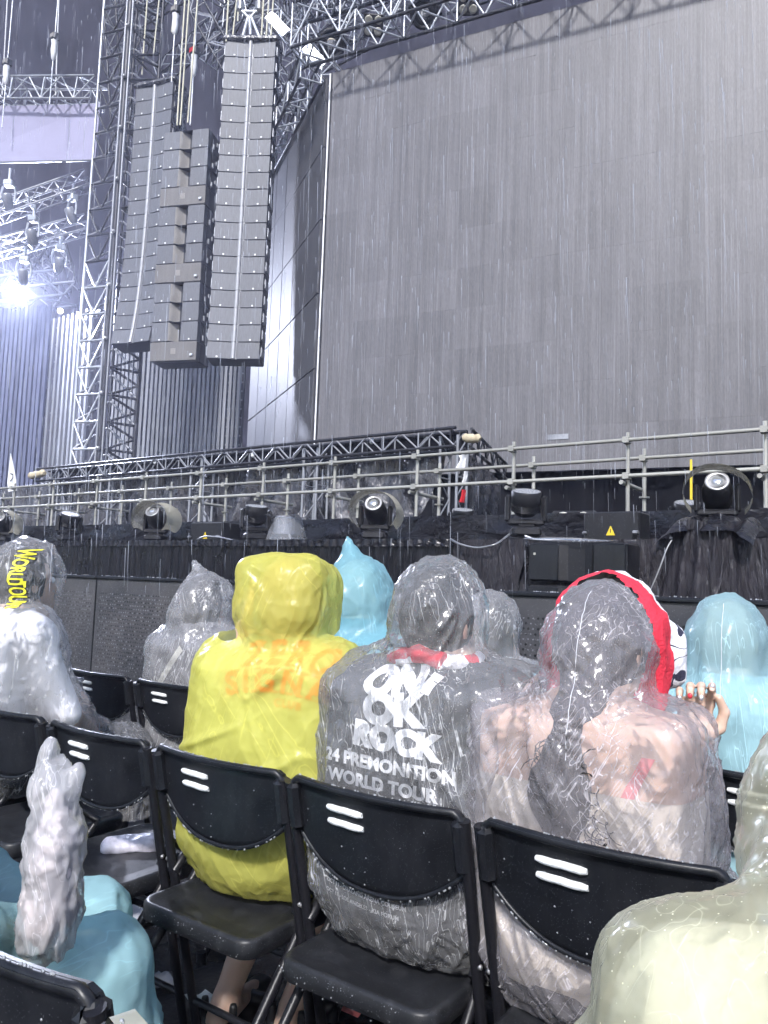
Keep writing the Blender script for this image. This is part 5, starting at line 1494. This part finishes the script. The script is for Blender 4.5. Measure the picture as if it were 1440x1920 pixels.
    if skin_torso:                                        # bare upper back that fills the film
        f = torso(Field((-.48, -.30, .40), (.48, .45, 1.15), .012)); f.D += .022
        V2, Q2 = f.mesh(3); V2, Q2 = keep(V2, Q2, lambda c: (c[:, 2] > .72) & (c[:, 2] < hz - .10))
        me = vq_mesh('body', np.concatenate([np.array([v.co[:] for v in body.data.vertices]), V2]),
                     np.concatenate([np.array([p.vertices[:] for p in body.data.polygons if len(p.vertices) == 4]), Q2 + len(body.data.vertices)]), 'skin')
        body.data = me
    # ---------- hair
    if hair:
        f = Field((hx - .16, hy - .32, hz - .55), (hx + .16, hy + .16, hz + .17), .008)
        f.ell((hx - fwdh[0] * .014, hy - fwdh[1] * .014, hz + .012), (.086, .098, .116), k=.01)
        if hair == 'long':
            f.cap((hx, hy - .09, hz - .02), (hx - .02, hy - .10, hz - .14), .05, .045, k=.03).cap((hx - .02, hy - .10, hz - .14), (hx - .03, hy - .135, hz - .28), .052, .068, k=.03).cap((hx - .03, hy - .135, hz - .28), (hx - .01, hy - .14, hz - .44), .064, .03, k=.03)
        elif hair == 'bob': f.ell((hx, hy - .02, hz - .07), (.085, .075, .08), k=.03)
        V, Q = f.mesh(2)
        N = normals(V, Q); n = fbm(np.stack([V[:, 0] * 70, V[:, 1] * 70, V[:, 2] * 16], 1), 2); V = V + N * ((n - .5) * .010)[:, None]
        def hm(c):
            r_ = (c[:, 0] - hx) * fwdh[0] + (c[:, 1] - hy) * fwdh[1]
            k = (r_ < .035) | (c[:, 2] > hz + .07)
            if hair == 'short': k &= c[:, 2] > hz - .075
            return k
        V, Q = keep(V, Q, hm); ho = link('hair', vq_mesh('hair', V, Q, haircol), rt)
        if hair == 'long':
            for k in range(34):                           # loose curls
                p = np.array((hx + random.uniform(-.065, .055), hy - .17 - random.uniform(0, .03), hz - random.uniform(.16, .42))); pts = []
                sg = random.choice((-1, 1)); a0 = random.uniform(0, 6)
                for j in range(12):
                    pts.append(p + np.array((sg * .0035 * j, -.006 * math.sin(j * .6), -.004 * j)) + .010 * np.array((math.cos(a0 + j * .8), .3 * math.sin(j), math.sin(a0 + j * .8))))
                b = MB(); b.path(pts, [.0011] * 10 + [.0008, .0005], 4); b.build('curl', 'hair_black', ho)
    # ---------- the poncho film
    f = torso(Field((-.52, -.34, .25), (.52, .62, 1.55), film_h if near else .0105))
    for (a, b, c), key in ((LA, -1), (RA, 1)):
        spc = arms.get(key)
        if spc: f.cap(b, tuple(np.array(b) * .12 + np.array(c) * .88), .075, .045, k=.05)
        else: f.cap(b, tuple(np.array(b) * .15 + np.array(c) * .85), .07, .055, k=.05)
    for sg in (-1, 1):
        f.cap((sg * .10, .05, .53), (sg * .12, .43, .53), .118, .098, k=.06).cap((sg * .12, .44, .50), (sg * .125, .46, .30), .10, .11, k=.05)
    hw = hoodf
    if hood == 'round':
        f.ell((hx, hy - .005, hz + .01), (.104 * hw, .122 * hw, .130 * hw), k=.02).cap((0, sh - .005, shz + .03), (hx, hy - .03, hz - .07), .085, .082 * hw, k=.05)
    elif hood == 'point':
        f.cap((hx, hy - .01, hz - .05), (hx + spec.get('tipx', 0), hy - .02, hz + spec.get('tip', .17)), .118 * hw, .006, k=.02); f.ell((hx, hy + .0, hz + .005), (.106 * hw, .126 * hw, .130), k=.03)
        f.cap((0, sh, shz + .0), (hx, hy - .03, hz - .08), .135, .112 * hw, k=.06)
        if spec.get('tuft'):
            tx = hx + spec.get('tipx', 0); f.cap((tx, hy - .03, hz + .13), (tx - .03, hy - .03, hz + .175), .02, .012, k=.02)
    elif hood == 'boxy':
        f.box((hx - .006, hy + .005, hz + .012), (.064, .070, .048), .058, .03, R(10), R(-8)); f.box((hx - .05, hy + .075, hz + .03), (.05, .03, .05), .03, .05, R(24))
        f.cap((0, sh, shz + .03), (hx, hy - .03, hz - .07), .095, .088, k=.04)
    elif hood == 'long':
        f.ell((hx, hy - .01, hz + .005), (.105, .124, .132), k=.03); f.cap((hx, hy - .05, hz - .02), (hx - .01, hy - .09, hz - .16), .10, .095, k=.05)
        f.cap((hx - .01, hy - .09, hz - .16), (hx, hy - .10, hz - .24), .095, .07, k=.05)
        if hair == 'long': f.cap((hx - .03, hy - .115, hz - .2), (hx - .02, hy - .125, hz - .42), .084, .06, k=.06)
    V, Q = f.mesh(2)
    if near: V, Q = subdivide(V, Q)
    V = wrinkle(V, Q, spec)
    if not near: V = relax(V, Q, .2)
    def cut(c):
        m = np.where(c[:, 1] < .36, c[:, 2] > hem, c[:, 2] > .30)
        r_ = (c[:, 0] - hx) * fwdh[0] + (c[:, 1] - hy) * fwdh[1]; q = (c[:, 0] - hx) * sdh[0] + (c[:, 1] - hy) * sdh[1]
        m &= ~((r_ > .045) & ((q / .078) ** 2 + ((c[:, 2] - hz + .01) / .105) ** 2 < 1))
        for key, (a, b, cc) in ((-1, LA), (1, RA)):
            if arms.get(key):
                cc = np.array(cc); d = cc - np.array(b); d /= np.linalg.norm(d)
                m &= ~((((c - cc) @ d) > -.02) & (np.linalg.norm(c - cc, axis=1) < .075))
        return m
    V, Q = keep(V, Q, cut)
    po = link('poncho', vq_mesh('poncho', V, Q, film), rt)
    tr = BVHTree.FromPolygons([tuple(v) for v in shirtVQ[0]], [tuple(q) for q in shirtVQ[1]])
    trf = BVHTree.FromPolygons([tuple(v) for v in V], [tuple(q) for q in Q])
    if seam:
        pts = []
        for k in range(40):
            z = hz + .115 - k / 39 * (hz + .115 - (shz - .02)); h = trf.ray_cast(Vector((hx, -1.5, z)), Vector((0, 1, 0)))
            if h[0] is not None: pts.append(h[0] - Vector((0, .0015, 0)))
        if len(pts) > 4: b = MB(); b.path(pts, .0008, 4); b.build('hood_seam', 'seam_film', po)
    return dict(rt=rt, shirt=sm, poncho=po, bvh=tr, fbvh=trf, W2L=W2L, hp=hp)

# ---------- lettering laid on cloth
def lay(vs, fs, fn, bvh, off, name, m, parent, direction=(0, 1, 0)):
    D = Vector(direction); out = []; ok = []
    for (u, v) in vs:
        x, z = fn(u, v); o = Vector((x, 0, z)) - D * 1.5
        h = bvh.ray_cast(o, D)
        if h[0] is None: out.append(Vector((x, 0, z))); ok.append(False)
        else: out.append(h[0] - D * off); ok.append(True)
    fs = [f for f in fs if all(ok[i] for i in f)]
    b = MB(); b.add(out, fs, True); return b.build(name, m, parent)

# ================================================================== the audience
def L2(dct, px, py, t):   # place point in a person's own coordinates
    return dct['W2L'] @ P(px, py, t)
PY1, PY2 = ROW1 + .205, ROW2 + .205

# yellow poncho
w = P(459, 1176, 2.16)
yl = person('person in a translucent yellow poncho, hood up, lettered shirt showing through', -1.445, PY1 + .025, R(12), 1.02, .03, (.01, .035, 1.165), R(30), 'boxy', 'poncho_yellow', 'shirt_grey', 'short', haircol='hair_fair', feet={-1: (-.16, .08), 1: (.02, .13)},
            arms={-1: dict(wr=w, el=w + Vector((.02, .10, -.26)), frame=((.6, -.5, .2), (.1, .1, 1), (.6, -.6, 0)), curl=(30, 70, 100), thumb='rest')}, bare_calf=True, wide=1.06, near=True,
            spec=dict(amp=.007, seed=1, fx=7, fz=2.2, slant=.5, crumple=.002, ridges=((-.17, .62, .14, .80, .014, .026), (-.21, .62, -.05, .74, .012, .018), (-.215, .78, -.02, .86, .010, .014), (.0, .93, .12, 1.02, .012, .02))))
def arch(x0, z0, rad, a0, sx=1.0):
    def fn(u, v):
        a = a0 + u / rad; return x0 + (rad + v) * math.sin(a) * sx, z0 - rad + (rad + v) * math.cos(a)
    return fn
for (txt, sz, fat, fnc, m, dx) in (('ZERO', .078, .0022, (.05, 1.015, .42, .05), 'print_orange', 1.35), ('SIGNAL', .078, .0022, (.055, .948, .50, .06), 'print_orange', 1.35), ('CLUB', .026, .0005, (.05, .915, .6, .08), 'print_white', 1.2)):
    vs, fs = text_polys(txt, sz, fat, 0, dx)
    lay(vs, fs, arch(*fnc), yl['bvh'], .004, 'printed_' + ('name' if txt != 'CLUB' else 'word'), m if txt != 'CLUB' else 'print_orange', yl['shirt'])
    if txt != 'CLUB':      # slab serifs under and over the stems
        us = np.array([p[0] for p in vs]); n_ = len(txt); lo, hi = us.min(), us.max()
        sv = []; sf_ = []
        for k in range(n_):
            cx = lo + (hi - lo) * (k + .5) / n_
            for zz in (-.001, sz * .70):
                for sd_ in ((-.014, .014) if txt[k] in 'NRA' else (0,)):
                    b0 = len(sv); hw_ = .011
                    sv += [(cx + sd_ - hw_, zz), (cx + sd_ + hw_, zz), (cx + sd_ + hw_, zz + .004), (cx + sd_ - hw_, zz + .004)]; sf_.append((b0, b0 + 1, b0 + 2, b0 + 3))
        if txt == 'ZERO': sf_ = sf_[:-1]
        lay(sv, sf_, arch(*fnc), yl['bvh'], .0045, 'letter_serif', m, yl['shirt'])

# band shirt under clear poncho
bs = person('person in a clear poncho over a black shirt with large white lettering', -.955, PY1, R(3), 1.02, .05, (.0, .06, 1.145), R(-12), 'round', 'poncho_clear_dark', 'shirt_black', 'short', wide=1.22, hoodf=1.03, near=True,
            spec=dict(amp=.010, seed=5, fx=11, fz=3.0, slant=-.35, crumple=.004, ridges=((.02, .93, .16, .62, .012, .022), (.06, .90, .22, .70, .010, .016), (-.16, .90, -.20, .55, .010, .014), (-.02, .96, .05, .80, .01, .018)), stars=((.10, .55, 7, .004, .12), (0, 1.22, 7, .004, .08))))
def plane_fn(x0, z0, rot=0.0, sx=1.0):
    c, s_ = math.cos(rot), math.sin(rot)
    return lambda u, v: (x0 + (u * c - v * s_) * sx, z0 + u * s_ + v * c)
for (txt, sz, fat, x0, z0, rot, sp) in (('ON', .080, .0062, -.035, .985, .10, 1.0), ('E', .042, .005, .045, 1.0, -.3, 1.0), ('OK', .086, .0064, -.028, .925, .06, 1.0), ('ROCK', .068, .0052, -.018, .868, -.05, 1.0),
                                       ('24 PREMONITION', .037, .0018, -.035, .822, -.02, 1.02), ('WORLD TOUR', .037, .0018, -.05, .780, -.02, 1.02)):
    vs, fs = text_polys(txt, sz, fat, 0, sp)
    lay(vs, fs, plane_fn(x0, z0, rot, 1.12), bs['bvh'], .010, 'printed_lettering', 'print_white', bs['shirt'])
vs, fs = text_polys('OCT 11 - OAKLAND ARENA COLISEUM', .0125, .0003); lay(vs, fs, plane_fn(-.06, .567, -.02), bs['bvh'], .006, 'printed_tour_date', 'print_white', bs['shirt'])
vs, fs = text_polys('OCT 13 - LOS ANGELES - KIA FORUM', .0125, .0003); lay(vs, fs, plane_fn(-.07, .545, -.02), bs['bvh'], .006, 'printed_tour_date', 'print_white', bs['shirt'])
f = Field((-.2, -.2, .95), (.2, .25, 1.2), .008)
pts = [(0.100 * math.sin(a), .045 + .085 * -math.cos(a), 1.085 - .012 * math.cos(a) - .03 * abs(math.sin(a))) for a in np.linspace(-2.0, 2.0, 9)]
for a, b in zip(pts, pts[1:]): f.cap(a, b, .017, k=.02)
V, Q = f.mesh(2); link('neck_towel', vq_mesh('neck_towel', V, Q, 'towel_neck'), bs['rt'])

# woman with red towel
wr = P(1302, 1394, 1.60); cdir = (CAM - wr).normalized(); upv = Vector((0.02, 0, 1)); rv = rgt2
wo = person('woman in a lilac clear poncho, red towel over her hood, right hand raised', -.575, PY1, R(0), 1.0, .04, (.02, .06, 1.135), R(-14), 'long', 'poncho_lilac', 'top_beige', 'long', skin_torso=True, wide=1.14, near=True, seam=True, shw=.70, shz=.955,
            arms={1: dict(wr=wr, el=wr + Vector((-.02, -.03, -.21)), frame=(rv, upv, cdir), curl=(40, 105, 165), idx=(28, 70, 105), size=.98)},
            spec=dict(amp=.008, seed=9, fx=14, fz=3.0, slant=.5, crumple=.003, stars=((-.03, 1.0, 9, .005, .16), (.16, .60, 9, .005, .12))))
hx, hy, hz = .02, .06, 1.135
f = Field((-.2, -.16, .85), (.24, .3, 1.40), .009)
f.ell((hx, hy + .025, hz + .010), (.124, .125, .142), k=.02)
f.cap((hx + .112, hy + .04, hz - .02), (hx + .10, hy + .02, hz - .12), .022, .018, k=.03); f.cap((hx + .115, hy + .08, hz + .02), (hx + .118, hy + .08, hz - .06), .026, .022, k=.04)
f.cap((hx - .115, hy + .03, hz), (hx - .115, hy + .02, hz - .11), .020, .018, k=.04)
V, Q = f.mesh(2); V = wrinkle(V, Q, dict(amp=.012, fx=9, fz=3, crumple=.003, seed=2))
def tw(c):
    yy = c[:, 1] - hy
    return (yy > -.005 - .045 * np.abs(np.clip((c[:, 0] - hx) / .12, -1, 1))) & ~((yy > .05) & (np.abs(c[:, 0] - hx) < .075) & (c[:, 2] < hz + .08))
V, Q = keep(V, Q, tw); tow = link('towel', vq_mesh('towel', V, Q, 'towel'), wo['rt']); tow.location = (0, 0, 0)
# diagonal strap over her back
tr_ = wo['bvh']
f2 = BVHTree.FromPolygons([tuple(v.co) for v in wo['rt'].children[0].data.vertices], [tuple(p.vertices) for p in wo['rt'].children[0].data.polygons])
sv = []; sf_ = []
for k in range(25):
    t_ = k / 24; 
    for j in range(2): sv.append((.055 + .10 * t_ + .012 * (1 if j else -1) , .74 + .21 * t_))
    if k: sf_.append((2 * k - 2, 2 * k - 1, 2 * k + 1, 2 * k))
lay(sv, sf_, lambda u, v: (u, v), f2, .004, 'bag_strap', 'strap_pink', wo['rt'])
# cuff ruffle
b = MB(); cl = wo['W2L'] @ wr
b.grid(lambda u, v: (cl.x + (.036 + .012 * math.sin(u * 2 * PI * 9) * v + .004 * v) * math.cos(2 * PI * u), cl.y + (.036 + .012 * math.sin(u * 2 * PI * 9) * v) * math.sin(2 * PI * u), cl.z - .035 + .05 * v + .006 * math.sin(u * 40)), 80, 5)
b.build('poncho_cuff', 'poncho_lilac', wo['rt'])

# white-shirted person at the left with a lettered clear hood
ws = person('person in a white shirt under a clear poncho, yellow lettering on the hood', -2.78, PY1 + .0, R(-4), 1.05, .02, (.03, .05, 1.15), R(0), 'round', 'poncho_white', 'shirt_white', 'short', wide=1.05, hoodf=1.12, near=True,
            spec=dict(amp=.010, seed=12, fx=9, fz=2.2, crumple=.004))
for (txt, x0, z0) in (('WORLD', .085, 1.205), ('TOUR', .09, 1.11)):
    vs, fs = text_polys(txt, .062, .002)
    lay(vs, fs, lambda u, v, x0=x0, z0=z0: (x0 + v * .9 + .02, z0 - u * .55), ws['fbvh'], .003, 'hood_lettering', 'print_yellow', ws['poncho'], (-.35, 1, 0))
    vs, fs = text_polys(txt, .062, .006)
    lay(vs, fs, lambda u, v, x0=x0, z0=z0: (x0 + v * .9 + .02, z0 - u * .55), ws['fbvh'], .001, 'lettering_outline', 'black_paint', ws['poncho'], (-.35, 1, 0))

# front row
p5 = person('person in a clear pointed poncho with a pale strap across the back, front row', -2.61, PY2, R(4), .97, .03, (-.01, .05, 1.18), 0, 'point', 'poncho_clear', 'shirt_charcoal', 'bob', spec=dict(amp=.010, seed=21, crumple=.005, tuft=True, tipx=-.02), wide=1.05, hoodf=1.1)
sv = []; sf_ = []
for k in range(30):
    t_ = k / 29
    for j in range(2): sv.append((-.18 + .20 * t_ + .012 * (1 if j else -1), .68 + .30 * t_ - .010 * (1 if j else -1)))
    if k: sf_.append((2 * k - 2, 2 * k - 1, 2 * k + 1, 2 * k))
lay(sv, sf_, lambda u, v: (u, v), p5['bvh'], .006, 'shoulder_strap', 'strap_cream', p5['rt'])
p6 = person('person in a blue poncho with a tall pointed hood, front row', -1.76, PY2, R(8), 1.03, .02, (0, .04, 1.17), R(-15), 'point', 'poncho_blue', 'shirt_bluegrey', 'short', haircol='hair_fair', spec=dict(amp=.008, seed=25, tipx=-.045, tip=.215, slant=-.4), wide=1.0, hoodf=1.12)
vs, fs = text_polys('WORLD', .05, .003); lay(vs, fs, plane_fn(-.09, .915, -.15, 1.0), p6['bvh'], .006, 'printed_lettering', 'print_white', p6['shirt'])
vs, fs = text_polys('TOUR', .04, .002); lay(vs, fs, plane_fn(-.07, .865, -.15, 1.0), p6['bvh'], .006, 'printed_lettering', 'print_white', p6['shirt'])
p7 = person('small person in a clear hood behind the band shirt, front row', -1.20, PY2, R(4), .945, .02, (.0, .04, 1.17), R(-20), 'round', 'poncho_clear', 'shirt_pale', 'bob', spec=dict(amp=.009, seed=31, crumple=.005), wide=.9)
p8 = person('person in a blue poncho mostly hidden behind the red towel, front row', -.83, PY2, R(2), .93, .02, (.03, .04, 1.13), R(-10), 'round', 'poncho_blue', 'shirt_bluegrey', 'short', spec=dict(amp=.008, seed=35))
p9 = person('person in a pale blue poncho with the hood up at the right, front row', -.43, PY2, R(6), .96, .02, (-.03, .05, 1.165), R(-8), 'long', 'poncho_paleblue', 'shirt_pale', 'short', haircol='hair_fair', spec=dict(amp=.008, seed=41, fx=16, fz=2, wz=.25, stars=((-.03, 1.25, 8, .004, .1), (-.03, .98, 10, .003, .2))), wide=1.0, seam=True)
p0 = person('person in a blue poncho at the far left edge, front row', -4.25, PY2, R(0), 1.0, .02, (0, .04, 1.17), 0, 'round', 'poncho_blue', 'shirt_bluegrey', 'short', spec=dict(amp=.008, seed=45))

# near left: blue poncho, knees towards the stage
p10 = person('near person in a blue poncho at the lower left, knees forward', -1.71, ROW0 + .22, R(-26), .97, .02, (-.05, .02, 1.19), 0, 'round', 'poncho_blue_near', 'shirt_pale', 'short', lower='top_beige', wide=.95, spec=dict(amp=.010, seed=51, fx=8, fz=4))
p10['rt'].scale = (.95, .95, .84)
# near right: pale yellow poncho, bowed forward
def near_right():
    rt = empty('person', (.02, .70, 0), R(8), 'near person in a pale yellow poncho bowing at the lower right', 'person', 'audience in rain ponchos')
    f = Field((-.45, -.35, 0), (.5, .75, 1.3), .012)
    f.ell((0, .0, .54), (.175, .13, .12)).cap((0, 0, .55), (-.02, .12, .86), .14, .13, k=.05).cap((-.17, .13, .86), (.16, .13, .86), .06, k=.05)
    f.cap((-.01, .15, .9), (-.02, .24, .98), .05, k=.03).ell((-.02, .28, 1.0), (.073, .095, .11), k=.02, rx=-.5).cap((-.02, .36, .95), (-.02, .375, .93), .014, k=.015)
    for sg in (-1, 1):
        f.cap((sg * .19, .13, .86), (sg * .24, .22, .64), .05, .042, k=.03).cap((sg * .24, .22, .64), (sg * .12, .42, .60), .042, .03, k=.02)
        f.cap((sg * .09, 0, .525), (sg * .12, .42, .51), .085, .062, k=.04).cap((sg * .12, .42, .5), (sg * .12, .38, .09), .058, .034, k=.02).cap((sg * .12, .37, .055), (sg * .13, .55, .03), .036, .027, k=.02)
    V, Q = f.mesh(2)
    for sg in (-1, 1):
        caps, _ = hand_prims(np.array((sg * .12, .42, .60)), np.array((-sg, 0, 0.)), np.array((-sg * .4, .9, -.1)) / .99, np.array((0, 0, -1.)), .95, (25, 60, 90), (20, 50, 80), 'rest')
        hV, hQ = hand_mesh(caps, .006); Q = np.concatenate([Q, hQ + len(V)]); V = np.concatenate([V, hV])
    link('body', vq_mesh('body', V, Q, 'skin'), rt)
    def shp(h):
        f = Field((-.5, -.4, .3), (.5, .75, 1.35), h)
        f.ell((0, -.02, .58), (.23, .19, .18), k=.05).cap((0, .02, .60), (-.02, .12, .84), .19, .155, k=.06).cap((-.17, .13, .86), (.16, .13, .86), .095, k=.06)
        for sg in (-1, 1): f.cap((sg * .19, .13, .86), (sg * .27, .20, .62), .085, .09, k=.05).cap((sg * .10, .05, .53), (sg * .12, .43, .53), .118, .098, k=.06)
        return f
    f = shp(.012); f.D += .02; V, Q = f.mesh(3); V, Q = keep(V, Q, lambda c: c[:, 2] > .46); link('shirt', vq_mesh('shirt', V, Q, 'shirt_cream'), rt)
    f = shp(.010); f.ell((-.02, .28, 1.0), (.125, .14, .145), k=.03).cap((-.02, .17, .92), (-.02, .26, .96), .11, .11, k=.05)
    V, Q = f.mesh(2); V, Q = subdivide(V, Q); V = wrinkle(V, Q, dict(amp=.012, seed=61, fx=7, fz=4, crumple=.004, wsc=11, wamp=.015))
    V, Q = keep(V, Q, lambda c: (c[:, 2] > .452) & ~((c[:, 1] > .36) & (np.abs(c[:, 0] + .02) < .07) & (c[:, 2] > .9)))
    link('poncho', vq_mesh('poncho', V, Q, 'poncho_pale'), rt)
    f = Field((-.2, .1, .8), (.2, .45, 1.2), .01); f.ell((-.02, .265, 1.015), (.083, .10, .115), rx=-.5); V, Q = f.mesh(2); V, Q = keep(V, Q, lambda c: c[:, 1] < .31); link('hair', vq_mesh('hair', V, Q, 'hair_black'), rt)
near_right()

# ================================================================== things on seats and floor
# crumpled clear bundle on the lap, made up in place of a plastic-wrapped arm
f = Field((-.2, -.2, -.05), (.2, .2, .6), .006)
f.cap((0, 0, .07), (.01, 0, .22), .075, .062, k=.04).cap((.01, 0, .22), (-.01, .0, .33), .06, .05, k=.03).cap((-.02, 0, .33), (-.035, 0, .41), .03, .016, k=.03).cap((.02, 0, .30), (.055, 0, .36), .03, .012, k=.03)
V, Q = f.mesh(2); V = wrinkle(V, Q, dict(amp=.014, fx=16, fz=6, crumple=.008, seed=71, wsc=22, wamp=.016))
bp = P(84, 1790, 1.43)
pb_ = empty('plastic_bundle', bp, YAW, 'crumpled clear plastic bundle in place of a wrapped arm on the blue poncho lap at lower left', 'bag')
pb_.scale = (.66, .75, .9); link('plastic_film', vq_mesh('plastic_film', V, Q, 'bundle_film'), pb_)
f = Field((-.2, -.2, -.05), (.2, .2, .6), .012); f.cap((0, 0, .09), (.01, 0, .2), .055, .05).cap((0, 0, .2), (-.01, 0, .31), .045, .022); V, Q = f.mesh(2); V = wrinkle(V, Q, dict(amp=.02, fx=12, fz=9, crumple=.012, seed=77, wsc=20, wamp=.03)); simple('pink_cloth', (.80, .70, .69), .8, 0, .3, 20)
link('contents', vq_mesh('contents', V, Q, 'pink_cloth'), pb_)
# tissue pack on the empty seat
tp = atZ(250, 1585, .452)
tk = empty('tissue_pack', (tp.x, tp.y, .437), R(50), 'small wrapped tissue pack lying on the wet empty seat', 'pack')
f = Field((-.15, -.1, -.02), (.15, .1, .08), .005)
f.cap((-.07, -.025, .018), (.06, -.025, .018), .017, k=.02).cap((-.07, .025, .018), (.06, .025, .018), .017, k=.02).cap((-.07, 0, .022), (.06, 0, .022), .018, k=.02).cap((.07, -.02, .012), (.10, -.03, .012), .006, k=.02).cap((.07, .02, .012), (.095, .035, .03), .006, k=.02)
V, Q = f.mesh(1); V = wrinkle(V, Q, dict(amp=.003, fx=20, fz=20, crumple=.003, seed=5)); V[:, 2] = np.maximum(V[:, 2], .0)
simple('pack_print', (.66, .63, .72), .3, 0, .12, 60, .4, 60)
link('wrapper', vq_mesh('wrapper', V, Q, 'pack_print'), tk)
# bag with orange contents on the front-row seat
q = P(128, 1330, 3.25)
ob = empty('plastic_bundle', q, YAW, 'clear plastic bag with orange contents behind the white-shirted person', 'bag')
f = Field((-.2, -.2, -.15), (.2, .2, .25), .01); f.ell((0, 0, 0), (.09, .07, .09)).cap((0, 0, .05), (.04, 0, .12), .04, .02); V, Q = f.mesh(1); V = wrinkle(V, Q, dict(amp=.014, fx=14, fz=8, crumple=.01, seed=8))
link('plastic_film', vq_mesh('plastic_film', V, Q, 'poncho_clear'), ob)
simple('orange_stuff', (.75, .22, .06), .6)
f = Field((-.1, -.1, -.1), (.1, .1, .1), .01); f.ell((.01, 0, -.03), (.05, .04, .04)); V, Q = f.mesh(1); link('contents', vq_mesh('contents', V, Q, 'orange_stuff'), ob)
# litter on the wet floor
def paper(px, py, s, m, lab, seed):
    c = atZ(px, py, .0); b = MB()
    b.grid(lambda u, v: (c.x + (u - .5) * s, c.y + (v - .5) * s * .7, .012 + .02 * abs(math.sin(u * 5 + seed)) * (1 + math.sin(v * 4 + seed)) * .6), 10, 8)
    tag(b.build('litter', m), lab, 'litter')
paper(252, 1722, .16, 'shirt_white', 'crumpled white paper on the floor under the empty chair', 1)
paper(178, 1705, .18, 'pink_cloth', 'pale crumpled wrapper on the floor left of the white paper', 3)
paper(662, 1902, .07, 'strap_pink', 'small pink scrap on the dark floor at the bottom', 5)
paper(390, 1890, .12, 'slot_white', 'wet clear scrap on the floor left of the bare foot', 8)
paper(300, 1850, .10, 'alu_grey', 'wet grey scrap on the floor beside the blue knee', 9)

# ================================================================== falling rain
rb = MB()
for k in range(3600):
    t_ = 2.2 + 15 * random.random() ** .9
    p = P(random.uniform(-150, 1590), random.uniform(-150, 1150), t_)
    if p.z < .3: continue
    L = (.05 + .25 * random.random() ** 2) * (0.7 + t_ * .05); w = (.0006 + .0014 * random.random() ** 2) * (0.5 + t_ * .30)
    dx = random.uniform(-.03, .0) ; 
    rb.cyl(p, p + Vector((dx * L - .02 * L, .0, L)), w * .3, w, n=3, caps=False)
t = NT('rain_water')
tr = t.add('ShaderNodeBsdfTransparent'); tr.inputs[0].default_value = (.97, .98, 1, 1); df = t.add('ShaderNodeBsdfDiffuse'); df.inputs[0].default_value = (.8, .83, .9, 1); tl = t.add('ShaderNodeBsdfTranslucent'); tl.inputs[0].default_value = (.8, .83, .9, 1)
m1 = t.add('ShaderNodeMixShader'); m1.inputs[0].default_value = .5; t.link(df.outputs[0], m1.inputs[1]); t.link(tl.outputs[0], m1.inputs[2])
m2 = t.add('ShaderNodeMixShader'); m2.inputs[0].default_value = .28; t.link(tr.outputs[0], m2.inputs[1]); t.link(m1.outputs[0], m2.inputs[2]); t.link(m2.outputs[0], t.out.inputs['Surface']); t.n.remove(t.b)
o = rb.build('rain', 'rain_water'); tag(o, 'fine rain falling in front of the stage', 'rain', kind='stuff')

# ================================================================== haze in the air
HAZE = 0.0032
if HAZE:
    hb = MB(); hb.box((-15, 25, 34.5), (220, 170, 71))
    t = NT('haze_air'); vv = t.add('ShaderNodeVolumePrincipled'); vv.inputs['Color'].default_value = (.72, .76, 1.0, 1); vv.inputs['Density'].default_value = HAZE; vv.inputs['Anisotropy'].default_value = .35
    t.link(vv.outputs[0], t.out.inputs['Volume']); t.n.remove(t.b)
    o = hb.build('haze', 'haze_air'); tag(o, 'thin violet haze filling the air', 'haze', kind='stuff')
